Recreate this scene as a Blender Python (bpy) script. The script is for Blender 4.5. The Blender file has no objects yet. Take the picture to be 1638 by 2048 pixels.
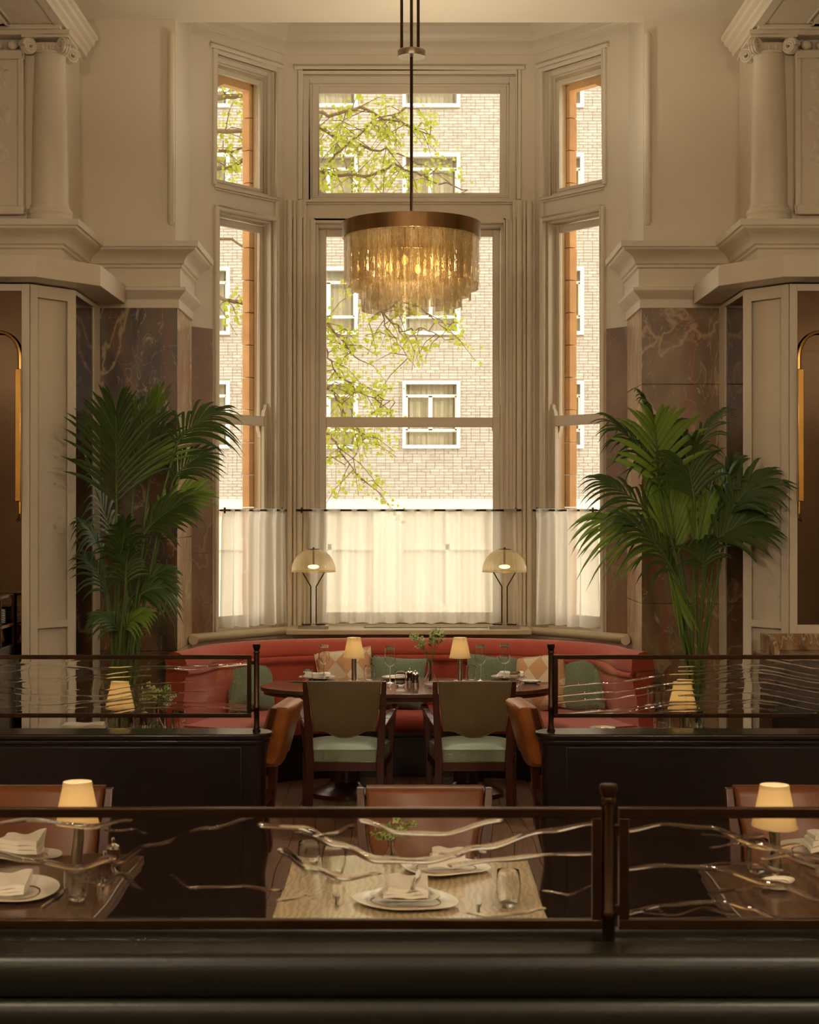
import bpy, bmesh, math, random
from mathutils import Vector, Matrix

# ------------------------------------------------------------------ camera, world, lights, exposure
sc = bpy.context.scene
C = sc.collection
F, CX, CY, EYE = 3200.0, 819.0, 1020.0, 1.95        # focal length in photo pixels, principal point, eye height
cam = bpy.data.objects.new('camera', bpy.data.cameras.new('camera'))
C.objects.link(cam)
cam.location = (0, 0, EYE)
cam.rotation_euler = (math.pi / 2, 0, 0)
cam.data.sensor_fit = 'HORIZONTAL'
cam.data.sensor_width = 36
cam.data.lens = F / 1638 * 36
cam.data.shift_y = -(1024 - CY) / 1638
cam.data.clip_end = 300
cam.data.dof.use_dof = True
cam.data.dof.focus_distance = 10.8
cam.data.dof.aperture_fstop = 9.0
sc.camera = cam

w = bpy.data.worlds.new('sky')
sc.world = w
w.use_nodes = True
w.node_tree.nodes['Background'].inputs[0].default_value = (1.0, 0.91, 0.76, 1)
w.node_tree.nodes['Background'].inputs[1].default_value = 2.6

sun = bpy.data.objects.new('sun', bpy.data.lights.new('sun', 'SUN'))
C.objects.link(sun)
sun.data.energy = 1.3
sun.data.color = (1.0, 0.92, 0.78)
sun.data.angle = math.radians(0.6)
sun.rotation_euler = Vector((-0.62, 0.72, -0.30)).to_track_quat('-Z', 'Y').to_euler()

# portals guide daylight sampling through the three window openings
for x, y, rz, wd in ((0, 13.15, 0, 1.6), (-1.47, 12.62, 0.888, 0.62), (1.47, 12.62, -0.888, 0.62)):
    pl_ = bpy.data.lights.new('window_portal', 'AREA'); pl_.shape = 'RECTANGLE'; pl_.size = wd; pl_.size_y = 4.4
    pl_.cycles.is_portal = True
    po = bpy.data.objects.new('window_portal', pl_); C.objects.link(po)
    po.location = (x, y, 3.15); po.rotation_euler = (-math.pi / 2, 0, rz)

sc.view_settings.view_transform = 'Standard'
sc.view_settings.look = 'None'
sc.view_settings.gamma = 1
sc.view_settings.use_curve_mapping = False
sc.view_settings.exposure = 0.0
sc.cycles.use_denoising = True
sc.cycles.max_bounces = 9
sc.cycles.diffuse_bounces = 3
sc.cycles.glossy_bounces = 3
sc.cycles.transmission_bounces = 10
sc.cycles.transparent_max_bounces = 22
sc.cycles.use_adaptive_sampling = True
sc.cycles.adaptive_threshold = 0.09
sc.cycles.adaptive_min_samples = 10
sc.cycles.sample_clamp_indirect = 6
sc.cycles.caustics_refractive = False
sc.cycles.caustics_reflective = False

FILL_LAMP_W = 188.0      # each added fill pendant behind the viewer
CHANDELIER_W = 17.0
TABLE_LAMP_W = 1.25

rnd = random.Random(7)
R = math.radians

def lin(r, g, b):
    f = lambda c: c / 12.92 if c <= 0.04045 else ((c + 0.055) / 1.055) ** 2.4
    return (f(r / 255), f(g / 255), f(b / 255), 1)

def P(x, y, d):
    """photo pixel at depth d -> world point"""
    return Vector(((x - CX) * d / F, d, EYE - (y - CY) * d / F))

def on(x, z, d):
    return Vector(((x - CX) * d / F, d, z))

# ------------------------------------------------------------------ materials
M = {}
def nodes_of(name):
    m = bpy.data.materials.new(name)
    m.use_nodes = True
    nt = m.node_tree
    return m, nt, nt.nodes['Principled BSDF'], nt.nodes['Material Output']

def mat(name, col, rough=0.5, metal=0.0, var=0.08, scale=6.0, bump=0.0, bscale=60.0, spec=0.5, stretch=(1, 1, 1), coat=0.0, sheen=0.0, col2=None, wave=None):
    m, nt, b, out = nodes_of(name)
    N, L = nt.nodes, nt.links
    tc = N.new('ShaderNodeTexCoord')
    mp = N.new('ShaderNodeMapping')
    mp.inputs['Scale'].default_value = stretch
    L.new(tc.outputs['Object'], mp.inputs[0])
    if wave:
        tx = N.new('ShaderNodeTexWave'); tx.inputs['Scale'].default_value = scale
        tx.inputs['Distortion'].default_value = wave; tx.inputs['Detail'].default_value = 3
        tx.inputs['Detail Scale'].default_value = 1.5
        fac = tx.outputs['Fac']
    else:
        tx = N.new('ShaderNodeTexNoise'); tx.inputs['Scale'].default_value = scale
        tx.inputs['Detail'].default_value = 5
        fac = tx.outputs[0]
    L.new(mp.outputs[0], tx.inputs['Vector'])
    rp = N.new('ShaderNodeValToRGB')
    c2 = col2 or tuple(c * (1 - 2 * var) for c in col[:3]) + (1,)
    rp.color_ramp.elements[0].position = 0.3; rp.color_ramp.elements[0].color = c2
    rp.color_ramp.elements[1].position = 0.7; rp.color_ramp.elements[1].color = col
    L.new(fac, rp.inputs[0]); L.new(rp.outputs[0], b.inputs['Base Color'])
    b.inputs['Roughness'].default_value = rough
    b.inputs['Metallic'].default_value = metal
    b.inputs['Specular IOR Level'].default_value = spec
    b.inputs['Coat Weight'].default_value = coat
    b.inputs['Coat Roughness'].default_value = 0.12
    b.inputs['Sheen Weight'].default_value = sheen
    if bump:
        nz = N.new('ShaderNodeTexNoise'); nz.inputs['Scale'].default_value = bscale; nz.inputs['Detail'].default_value = 4
        L.new(mp.outputs[0], nz.inputs['Vector'])
        bp = N.new('ShaderNodeBump'); bp.inputs['Strength'].default_value = bump; bp.inputs['Distance'].default_value = 0.004
        L.new(nz.outputs[0], bp.inputs['Height']); L.new(bp.outputs[0], b.inputs['Normal'])
    M[name] = m
    return m

mat('paint', lin(226, 214, 193), 0.42, var=0.03, scale=2.0, bump=0.15, bscale=18)
mat('ceiling_paint', lin(228, 217, 196), 0.6, var=0.03, scale=1.5)
mat('walnut', lin(104, 68, 46), 0.22, var=0.2, scale=5, stretch=(1.5, 14, 14), coat=0.5)
mat('mahogany', lin(78, 36, 22), 0.3, var=0.2, scale=8, stretch=(8, 8, 1), coat=0.4)
mat('dark_wood', lin(26, 13, 10), 0.3, var=0.2, scale=5, stretch=(1, 8, 8), coat=0.15)
mat('ash_table_lit', lin(222, 202, 164), 0.22, var=0.13, scale=15, stretch=(1.0, 0.45, 1), wave=9.0, coat=0.8)  # base colour paled to carry the window's reflection
mat('ash_table_shaded', lin(96, 66, 46), 0.22, var=0.2, scale=7, stretch=(1.0, 0.45, 1), wave=8.0, coat=0.25)  # same wood, darkened in colour where the window reflection is missing
mat('floor_wood', lin(150, 112, 84), 0.4, var=0.18, scale=6, stretch=(14, 1, 1))
mat('floor_base', lin(60, 42, 30), 0.7)
mat('green_leather', lin(158, 170, 148), 0.33, var=0.06, scale=9, bump=0.1, bscale=160, col2=lin(142, 154, 132))
mat('green_leather_shaded', lin(128, 112, 84), 0.45, var=0.06, scale=7, bump=0.12, bscale=160, col2=lin(112, 100, 72))  # green leather again, browned and darkened for the shade on chair backs
mat('tan_leather', lin(178, 104, 50), 0.33, var=0.15, scale=5, bump=0.12, bscale=150)
mat('brown_leather', lin(120, 68, 34), 0.38, var=0.15, scale=5, bump=0.12, bscale=150)
mat('dark_green_leather', lin(21, 22, 15), 0.36, var=0.12, scale=4, spec=0.4, bump=0.15, bscale=90)
mat('red_fabric', lin(176, 72, 48), 0.85, var=0.06, scale=20, bump=0.25, bscale=420, sheen=0.25)
mat('red_fabric_dark', lin(112, 34, 28), 0.85, var=0.06, scale=20, bump=0.2, bscale=420)
mat('green_boucle', lin(122, 136, 108), 0.95, var=0.14, scale=60, bump=0.9, bscale=150, sheen=0.3)
mat('pompom', lin(150, 84, 52), 0.9)
mat('linen_white', lin(238, 232, 220), 0.8, var=0.03, bump=0.1, bscale=300)
mat('china', lin(240, 236, 226), 0.15, var=0.02, coat=0.5)
mat('bronze', lin(70, 50, 34), 0.3, metal=0.9, var=0.15, scale=10)
mat('brushed_bronze', lin(158, 124, 86), 0.3, metal=1.0, var=0.25, scale=9, stretch=(1, 1, 0.05))
mat('brass', lin(204, 160, 88), 0.22, metal=1.0, var=0.08)
mat('steel', lin(215, 210, 200), 0.16, metal=1.0, var=0.05)
mat('nickel', lin(172, 160, 142), 0.28, metal=1.0, var=0.05)
mat('palm_dark', lin(54, 84, 30), 0.42, var=0.25, scale=5, col2=lin(30, 56, 22))
mat('palm_bright', lin(96, 136, 40), 0.42, var=0.2, scale=5, col2=lin(62, 104, 30))
mat('palm_stem', lin(92, 116, 52), 0.5, var=0.2)
mat('pot', lin(74, 62, 50), 0.5)
mat('soil', lin(50, 36, 26), 0.95)
mat('flower_green', lin(104, 136, 50), 0.6, var=0.15, scale=30)
mat('terracotta', lin(244, 200, 150), 0.8, var=0.12, scale=5, bump=0.3, bscale=30)
mat('render_white', lin(236, 228, 212), 0.8, var=0.04)
mat('frame_white', lin(240, 234, 222), 0.5, var=0.03)
mat('asphalt', lin(196, 188, 174), 0.9, var=0.1)
mat('bark', lin(120, 96, 66), 0.9, var=0.25, scale=12)
mat('dark_glass', lin(80, 78, 68), 0.08, var=0.05, coat=0.6)
mat('drape_grey', lin(200, 190, 168), 0.9, var=0.12, scale=14, stretch=(3, 3, 0.1))
mat('lamp_black', lin(40, 36, 32), 0.4)
mat('salt_wood', lin(66, 34, 24), 0.3, coat=0.5)
mat('sill_stone', lin(196, 178, 146), 0.35, var=0.06)
mat('door_dark', lin(70, 60, 50), 0.4)

def glass_mat(name, col, rough=0.0, ior=1.45):
    m, nt, b, out = nodes_of(name)
    b.inputs['Base Color'].default_value = col
    b.inputs['Transmission Weight'].default_value = 1.0
    b.inputs['Roughness'].default_value = rough
    b.inputs['IOR'].default_value = ior
    M[name] = m
glass_mat('clear_glass', (0.97, 0.97, 0.95, 1))
glass_mat('rippled_glass', (0.95, 0.93, 0.88, 1), 0.0, 1.5)

def pane_mat(name, tint, gloss, rough=0.0, bump=0.0, body=None, vary=False):
    m, nt, b, out = nodes_of(name)
    N, L = nt.nodes, nt.links
    N.remove(b)
    t = N.new('ShaderNodeBsdfTransparent'); t.inputs[0].default_value = tint
    g = N.new('ShaderNodeBsdfGlossy'); g.inputs['Roughness'].default_value = rough
    g.inputs[0].default_value = (1, 0.95, 0.85, 1)
    fr = N.new('ShaderNodeFresnel'); fr.inputs[0].default_value = gloss
    mx = N.new('ShaderNodeMixShader')
    L.new(fr.outputs[0], mx.inputs[0]); L.new(t.outputs[0], mx.inputs[1]); L.new(g.outputs[0], mx.inputs[2])
    if body:
        tl = N.new('ShaderNodeBsdfTranslucent'); tl.inputs[0].default_value = body[1]
        m2 = N.new('ShaderNodeMixShader'); m2.inputs[0].default_value = body[0]
        L.new(mx.outputs[0], m2.inputs[1]); L.new(tl.outputs[0], m2.inputs[2]); L.new(m2.outputs[0], out.inputs[0])
    else:
        L.new(mx.outputs[0], out.inputs[0])
    if bump:
        tc = N.new('ShaderNodeTexCoord'); mp = N.new('ShaderNodeMapping'); mp.inputs['Scale'].default_value = (1, 1, 0.25)
        nz = N.new('ShaderNodeTexNoise'); nz.inputs['Scale'].default_value = 90; nz.inputs['Distortion'].default_value = 1.0
        bp = N.new('ShaderNodeBump'); bp.inputs['Strength'].default_value = bump; bp.inputs['Distance'].default_value = 0.01
        L.new(tc.outputs['Object'], mp.inputs[0]); L.new(mp.outputs[0], nz.inputs['Vector'])
        L.new(nz.outputs[0], bp.inputs['Height']); L.new(bp.outputs[0], g.inputs['Normal']); L.new(bp.outputs[0], fr.inputs['Normal'])
        rp = N.new('ShaderNodeValToRGB')
        rp.color_ramp.elements[0].position = 0.36; rp.color_ramp.elements[0].color = tuple(c * 0.88 for c in tint[:3]) + (1,)
        rp.color_ramp.elements[1].position = 0.62; rp.color_ramp.elements[1].color = tint
        L.new(nz.outputs[0], rp.inputs[0]); L.new(rp.outputs[0], t.inputs[0])
        if vary:
            oi = N.new('ShaderNodeObjectInfo')
            r2 = N.new('ShaderNodeValToRGB')
            r2.color_ramp.elements[0].color = (0.90, 0.87, 0.80, 1); r2.color_ramp.elements[1].color = (1, 1, 1, 1)
            L.new(oi.outputs['Random'], r2.inputs[0])
            mu = N.new('ShaderNodeMix'); mu.data_type = 'RGBA'; mu.blend_type = 'MULTIPLY'; mu.inputs[0].default_value = 1.0
            L.new(rp.outputs[0], mu.inputs[6]); L.new(r2.outputs[0], mu.inputs[7]); L.new(mu.outputs[2], t.inputs[0])
    M[name] = m
pane_mat('window_glass', (0.98, 0.98, 0.96, 1), 1.13)
pane_mat('amber_glass', (0.988, 0.955, 0.885, 1), 1.45, 0.25, 1.0, body=(0.07, lin(250, 228, 186)), vary=True)
pane_mat('holophane', (0.93, 0.89, 0.78, 1), 1.6, 0.15, 0.6, body=(0.2, lin(246, 232, 196)))

def cloth_mat(name, col, transp, transl):
    m, nt, b, out = nodes_of(name)
    N, L = nt.nodes, nt.links
    b.inputs['Base Color'].default_value = col; b.inputs['Roughness'].default_value = 0.45 if 'frond' in name else 0.9
    tl = N.new('ShaderNodeBsdfTranslucent'); tl.inputs[0].default_value = col
    tr = N.new('ShaderNodeBsdfTransparent')
    m1 = N.new('ShaderNodeMixShader'); m1.inputs[0].default_value = transl
    m2 = N.new('ShaderNodeMixShader'); m2.inputs[0].default_value = transp
    L.new(b.outputs[0], m1.inputs[1]); L.new(tl.outputs[0], m1.inputs[2])
    L.new(m1.outputs[0], m2.inputs[1]); L.new(tr.outputs[0], m2.inputs[2])
    L.new(m2.outputs[0], out.inputs[0])
    M[name] = m
cloth_mat('sheer', lin(250, 246, 236), 0.34, 0.8)
cloth_mat('shade_cloth', lin(246, 230, 192), 0.0, 0.6)
cloth_mat('leaf_lit', lin(166, 172, 60), 0.0, 0.4)
cloth_mat('petal', lin(206, 214, 150), 0.0, 0.4)
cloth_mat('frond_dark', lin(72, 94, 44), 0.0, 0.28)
cloth_mat('frond_backlit', lin(128, 158, 62), 0.0, 0.42)  # brighter copy of the frond green, window backlight put into the colour

def marble_mat(name, base, dark, red, vein, seed, dscale=1.0):
    m, nt, b, out = nodes_of(name)
    N, L = nt.nodes, nt.links
    tc = N.new('ShaderNodeTexCoord'); mp = N.new('ShaderNodeMapping')
    mp.inputs['Location'].default_value = (seed * 3.1, seed * 1.7, seed * 2.3)
    mp.inputs['Rotation'].default_value = (0.3, 0.45, 0.2)
    mp.inputs['Scale'].default_value = (1.6, 1.6, 0.8)
    L.new(tc.outputs['Object'], mp.inputs[0])
    def noise(s, det, dist):
        n = N.new('ShaderNodeTexNoise'); n.inputs['Scale'].default_value = s * dscale
        n.inputs['Detail'].default_value = det; n.inputs['Distortion'].default_value = dist
        L.new(mp.outputs[0], n.inputs['Vector']); return n.outputs[0]
    def ramp(src, p0, p1, c0=(0, 0, 0, 1), c1=(1, 1, 1, 1)):
        r = N.new('ShaderNodeValToRGB')
        r.color_ramp.elements[0].position = p0; r.color_ramp.elements[0].color = c0
        r.color_ramp.elements[1].position = p1; r.color_ramp.elements[1].color = c1
        L.new(src, r.inputs[0]); return r.outputs[0]
    def mix(f, a, c):
        x = N.new('ShaderNodeMix'); x.data_type = 'RGBA'
        L.new(f, x.inputs[0])
        for s, v in ((6, a), (7, c)):
            if isinstance(v, tuple): x.inputs[s].default_value = v
            else: L.new(v, x.inputs[s])
        return x.outputs[2]
    col = ramp(noise(1.6, 8, 1.2), 0.35, 0.68, dark, base)
    wv = N.new('ShaderNodeTexWave'); wv.inputs['Scale'].default_value = 0.7 * dscale; wv.inputs['Distortion'].default_value = 9
    wv.inputs['Detail'].default_value = 4; wv.inputs['Detail Scale'].default_value = 1.2
    L.new(mp.outputs[0], wv.inputs['Vector'])
    col = mix(ramp(wv.outputs['Fac'], 0.74, 1.0, (0, 0, 0, 1), (0.55, 0.55, 0.55, 1)), col, red)
    def veins(s, wdt, dist):
        n = noise(s, 6, dist)
        a = N.new('ShaderNodeMath'); a.operation = 'SUBTRACT'; a.inputs[1].default_value = 0.5; L.new(n, a.inputs[0])
        c = N.new('ShaderNodeMath'); c.operation = 'ABSOLUTE'; L.new(a.outputs[0], c.inputs[0])
        return ramp(c.outputs[0], 0.0, wdt, (0.85, 0.85, 0.85, 1), (0, 0, 0, 1))
    col = mix(veins(1.1, 0.012, 0.6), col, vein)
    col = mix(veins(2.8, 0.006, 1.5), col, vein)
    L.new(col, b.inputs['Base Color'])
    b.inputs['Roughness'].default_value = 0.4 if name == 'marble_bay' else 0.22
    M[name] = m
marble_mat('marble_left', lin(128, 110, 84), lin(66, 54, 42), lin(126, 78, 52), lin(184, 160, 126), 1.0)
marble_mat('marble_right', lin(158, 132, 100), lin(112, 88, 64), lin(146, 86, 60), lin(200, 172, 132), 4.0)
marble_mat('marble_bay', lin(146, 112, 80), lin(116, 86, 60), lin(130, 90, 66), lin(158, 132, 104), 5.0)
marble_mat('marble_lit', lin(206, 182, 146), lin(176, 146, 112), lin(186, 132, 98), lin(226, 206, 172), 2.0)  # paler copy of the pier marble, bright light painted into the reveal slabs
marble_mat('marble_console', lin(190, 160, 122), lin(110, 84, 56), lin(160, 110, 64), lin(220, 200, 164), 7.0, 3.0)

def mirror_mat(name, tint, rough):
    m, nt, b, out = nodes_of(name)
    N, L = nt.nodes, nt.links
    nz = N.new('ShaderNodeTexNoise'); nz.inputs['Scale'].default_value = 3.0; nz.inputs['Detail'].default_value = 8
    tc = N.new('ShaderNodeTexCoord'); L.new(tc.outputs['Object'], nz.inputs['Vector'])
    rp = N.new('ShaderNodeValToRGB')
    rp.color_ramp.elements[0].color = tuple(c * 0.6 for c in tint[:3]) + (1,); rp.color_ramp.elements[1].color = tint
    L.new(nz.outputs[0], rp.inputs[0]); L.new(rp.outputs[0], b.inputs['Base Color'])
    b.inputs['Metallic'].default_value = 1.0
    b.inputs['Roughness'].default_value = rough
    M[name] = m
mirror_mat('antique_mirror', lin(112, 92, 72), 0.06)

def glow_mat(name, col, s):
    m, nt, b, out = nodes_of(name)
    b.inputs['Base Color'].default_value = col
    b.inputs['Emission Color'].default_value = col
    b.inputs['Emission Strength'].default_value = s
    M[name] = m
glow_mat('bulb', (1.0, 0.62, 0.22, 1), 6.0)

def brick_mat():
    m, nt, b, out = nodes_of('brick')
    N, L = nt.nodes, nt.links
    g = N.new('ShaderNodeNewGeometry')
    rp = N.new('ShaderNodeValToRGB')
    e = rp.color_ramp.elements
    e[0].position = 0; e[0].color = lin(174, 166, 154)
    e[1].position = 1; e[1].color = lin(194, 190, 180)
    x = e.new(0.3); x.color = lin(184, 177, 166)
    x = e.new(0.7); x.color = lin(187, 176, 167)
    L.new(g.outputs['Random Per Island'], rp.inputs[0]); L.new(rp.outputs[0], b.inputs['Base Color'])
    b.inputs['Roughness'].default_value = 0.9
    M['brick'] = m
brick_mat()
mat('mortar', lin(170, 158, 142), 0.95, var=0.06)

def pattern_mat():
    """woven cushion: peach diamonds on oatmeal"""
    m, nt, b, out = nodes_of('patterned_weave')
    N, L = nt.nodes, nt.links
    tc = N.new('ShaderNodeTexCoord'); mp = N.new('ShaderNodeMapping')
    mp.inputs['Rotation'].default_value = (0, R(38), 0)
    mp.inputs['Scale'].default_value = (1.0, 0.0, 0.8)
    ck = N.new('ShaderNodeTexChecker'); ck.inputs['Scale'].default_value = 9
    ck.inputs['Color1'].default_value = lin(222, 202, 172); ck.inputs['Color2'].default_value = lin(206, 158, 114)
    L.new(tc.outputs['Object'], mp.inputs[0]); L.new(mp.outputs[0], ck.inputs['Vector'])
    L.new(ck.outputs[0], b.inputs['Base Color']); b.inputs['Roughness'].default_value = 0.95
    nz = N.new('ShaderNodeTexNoise'); nz.inputs['Scale'].default_value = 160
    bp = N.new('ShaderNodeBump'); bp.inputs['Strength'].default_value = 0.8; bp.inputs['Distance'].default_value = 0.004
    L.new(tc.outputs['Object'], nz.inputs['Vector']); L.new(nz.outputs[0], bp.inputs['Height']); L.new(bp.outputs[0], b.inputs['Normal'])
    M['patterned_weave'] = m
pattern_mat()

# ------------------------------------------------------------------ mesh helpers
class MB:
    def __init__(self):
        self.v, self.f = [], []
    def add(self, vs, fs):
        o = len(self.v)
        self.v += [tuple(p) for p in vs]
        self.f += [tuple(i + o for i in f) for f in fs]
        return self
    def box(self, x0, x1, y0, y1, z0, z1):
        vs = [(x, y, z) for z in (z0, z1) for y in (y0, y1) for x in (x0, x1)]
        return self.add(vs, [(0, 1, 3, 2), (4, 6, 7, 5), (0, 4, 5, 1), (2, 3, 7, 6), (0, 2, 6, 4), (1, 5, 7, 3)])
    def prism(self, poly, z0, z1):
        n = len(poly)
        vs = [(x, y, z0) for x, y in poly] + [(x, y, z1) for x, y in poly]
        return self.add(vs, [tuple(range(n)), tuple(range(n, 2 * n))] + [(i, (i + 1) % n, n + (i + 1) % n, n + i) for i in range(n)])
    def prism_y(self, poly, y0, y1):
        n = len(poly)
        vs = [(x, y0, z) for x, z in poly] + [(x, y1, z) for x, z in poly]
        return self.add(vs, [tuple(range(n)), tuple(range(n, 2 * n))] + [(i, (i + 1) % n, n + (i + 1) % n, n + i) for i in range(n)])
    def lathe(self, prof, seg=24, cx=0, cy=0, close=True):
        o, n = [], len(prof)
        for k in range(seg):
            a = 2 * math.pi * k / seg
            for r, z in prof:
                o.append((cx + r * math.cos(a), cy + r * math.sin(a), z))
        fs = []
        for k in range(seg):
            k2 = (k + 1) % seg
            for i in range(n - 1):
                fs.append((k * n + i, k2 * n + i, k2 * n + i + 1, k * n + i + 1))
        if close:
            if prof[0][0] > 1e-5: fs.append(tuple(k * n for k in range(seg)))
            if prof[-1][0] > 1e-5: fs.append(tuple(k * n + n - 1 for k in range(seg)))
        return self.add(o, fs)
    def tube(self, pts, r, seg=8, cap=True):
        pts = [Vector(p) for p in pts]
        rs = r if isinstance(r, (list, tuple)) else [r] * len(pts)
        vs, fs = [], []
        up = None
        for i, p in enumerate(pts):
            t = (pts[min(i + 1, len(pts) - 1)] - pts[max(i - 1, 0)]).normalized()
            if up is None:
                up = Vector((0, 0, 1)) if abs(t.z) < 0.9 else Vector((1, 0, 0))
            s = t.cross(up).normalized(); up = s.cross(t).normalized()
            for k in range(seg):
                a = 2 * math.pi * k / seg
                vs.append(p + (s * math.cos(a) + up * math.sin(a)) * rs[i])
        for i in range(len(pts) - 1):
            for k in range(seg):
                k2 = (k + 1) % seg
                fs.append((i * seg + k, i * seg + k2, (i + 1) * seg + k2, (i + 1) * seg + k))
        if cap:
            fs.append(tuple(range(seg))); fs.append(tuple((len(pts) - 1) * seg + k for k in range(seg)))
        return self.add(vs, fs)
    def beam(self, a, b, wx, wy):
        """straight bar from a to b with rectangular section wx (x) by wy (y)"""
        vs = []
        for p in (a, b):
            for sx, sy in ((-1, -1), (1, -1), (1, 1), (-1, 1)):
                vs.append((p[0] + sx * wx / 2, p[1] + sy * wy / 2, p[2]))
        return self.add(vs, [(0, 1, 2, 3), (4, 5, 6, 7)] + [(i, (i + 1) % 4, 4 + (i + 1) % 4, 4 + i) for i in range(4)])
    def bar(self, a, b, w_, h_):
        """horizontal-ish bar with section w_ (sideways) by h_ (up)"""
        a, b = Vector(a), Vector(b)
        t = (b - a).normalized(); s = t.cross(Vector((0, 0, 1))).normalized(); u = s.cross(t)
        vs = []
        for p in (a, b):
            for i, j in ((-1, -1), (1, -1), (1, 1), (-1, 1)):
                vs.append(p + s * (i * w_ / 2) + u * (j * h_ / 2))
        return self.add(vs, [(0, 1, 2, 3), (4, 5, 6, 7)] + [(i, (i + 1) % 4, 4 + (i + 1) % 4, 4 + i) for i in range(4)])
    def sweep(self, path, prof, closed_prof=True, sign=1):
        """profile (p outwards, z) swept along a plan polyline with mitred corners"""
        n, k = len(path), len(prof)
        vs, fs = [], []
        for i in range(n):
            dirs = []
            if i > 0: dirs.append((Vector(path[i]) - Vector(path[i - 1])).normalized())
            if i < n - 1: dirs.append((Vector(path[i + 1]) - Vector(path[i])).normalized())
            ns = [Vector((d.y, -d.x)) * sign for d in dirs]
            if len(ns) == 2:
                m_ = (ns[0] + ns[1]).normalized(); m_ = m_ / max(0.35, m_.dot(ns[0]))
            else:
                m_ = ns[0]
            for p, z in prof:
                q = Vector(path[i]) + m_ * p
                vs.append((q.x, q.y, z))
        for i in range(n - 1):
            for j in range(k if closed_prof else k - 1):
                j2 = (j + 1) % k
                fs.append((i * k + j, i * k + j2, (i + 1) * k + j2, (i + 1) * k + j))
        if closed_prof:
            fs.append(tuple(range(k))); fs.append(tuple((n - 1) * k + j for j in range(k)))
        return self.add(vs, fs)
    def ball(self, c, r, seg=8, rings=6, sc_=(1, 1, 1)):
        vs, fs = [], []
        for i in range(rings + 1):
            ph = math.pi * i / rings
            for k in range(seg):
                a = 2 * math.pi * k / seg
                vs.append((c[0] + r * sc_[0] * math.sin(ph) * math.cos(a), c[1] + r * sc_[1] * math.sin(ph) * math.sin(a), c[2] + r * sc_[2] * math.cos(ph)))
        for i in range(rings):
            for k in range(seg):
                k2 = (k + 1) % seg
                fs.append((i * seg + k, i * seg + k2, (i + 1) * seg + k2, (i + 1) * seg + k))
        return self.add(vs, fs)
    def mirror(self):
        self.v = [(-x, y, z) for x, y, z in self.v]
        return self
    def mesh(self, name, m, smooth=True, angle=35):
        me = bpy.data.meshes.new(name)
        me.from_pydata(self.v, [], self.f)
        bm = bmesh.new(); bm.from_mesh(me)
        bmesh.ops.remove_doubles(bm, verts=bm.verts, dist=1e-5)
        bmesh.ops.recalc_face_normals(bm, faces=bm.faces)
        bm.to_mesh(me); bm.free()
        if smooth:
            me.shade_smooth(); me.set_sharp_from_angle(angle=R(angle))
        me.materials.append(M[m])
        return me
    def obj(self, name, m, parent=None, smooth=True, bevel=0, angle=35):
        o = bpy.data.objects.new(name, self.mesh(name, m, smooth, angle))
        C.objects.link(o)
        if parent: o.parent = parent
        if bevel:
            b = o.modifiers.new('edge', 'BEVEL'); b.width = bevel; b.segments = 3; b.limit_method = 'ANGLE'
            b.harden_normals = False
        return o

def raw_obj(name, vs, fs, m, parent=None, smooth=False):
    me = bpy.data.meshes.new(name); me.from_pydata([tuple(p) for p in vs], [], fs)
    if smooth: me.shade_smooth()
    me.materials.append(M[m])
    o = bpy.data.objects.new(name, me); C.objects.link(o)
    if parent: o.parent = parent
    return o

def tag(o, label, cat=None, group=None, kind=None):
    o['label'] = label
    if cat: o['category'] = cat
    if group: o['group'] = group
    if kind: o['kind'] = kind
    return o

def thing(name, label, cat, loc=(0, 0, 0), rz=0, group=None):
    o = bpy.data.objects.new(name, None); C.objects.link(o)
    o.location = loc; o.rotation_euler = (0, 0, rz)
    o.empty_display_size = 0.1
    return tag(o, label, cat, group)

def struct(name, label=None, loc=(0, 0, 0), rz=0):
    o = bpy.data.objects.new(name, None); C.objects.link(o)
    o.location = loc; o.rotation_euler = (0, 0, rz); o['kind'] = 'structure'
    if label: o['label'] = label
    return o

def st(o, label=None):
    o['kind'] = 'structure'
    if label: o['label'] = label
    return o

def dup(root, loc, rz=0, label=None, group=None):
    r = root.copy(); C.objects.link(r); r.location = loc; r.rotation_euler = (0, 0, rz)
    if label: r['label'] = label
    if group: r['group'] = group
    for ch in list(root.children):
        c = ch.copy(); C.objects.link(c); c.parent = r
        for g in list(ch.children):
            d = g.copy(); C.objects.link(d); d.parent = c
    return r

def point_light(name, loc, power, col, radius, parent=None):
    l = bpy.data.lights.new(name, 'POINT'); l.energy = power; l.color = col; l.shadow_soft_size = radius
    o = bpy.data.objects.new(name, l); C.objects.link(o); o.location = loc
    if parent: o.parent = parent
    return o

# ------------------------------------------------------------------ the room shell
CEIL = 5.43
DP, DF, DB = 11.35, 12.1, 12.9          # pier face, front and back of the bay
XP, XB = 1.66, 1.01                     # half widths of the bay, front and back

# floor: dark base plus planks where the aisle shows
fl = st(MB().box(-3.9, 3.9, -4.0, 13.0, -0.06, -0.012).obj('floor', 'floor_base'), 'brown timber plank floor')
pm = [MB().box(-0.058, 0.058, -0.60, 0.60, -0.012, 0.0).mesh('plank', 'floor_wood', False),
      MB().box(-0.058, 0.058, -0.45, 0.45, -0.012, 0.0).mesh('plank', 'floor_wood', False)]
rp_ = random.Random(3)
for i in range(34):
    x = -1.98 + i * 0.12
    y = 5.6 - rp_.random() * 0.8
    while y < 12.2:
        k = rp_.randint(0, 1)
        ln = (1.2, 0.9)[k]
        o = bpy.data.objects.new('plank', pm[k]); C.objects.link(o); o.parent = fl
        o.location = (x, y + ln / 2, rp_.uniform(-0.0012, 0.0))
        y += ln + 0.004

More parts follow.
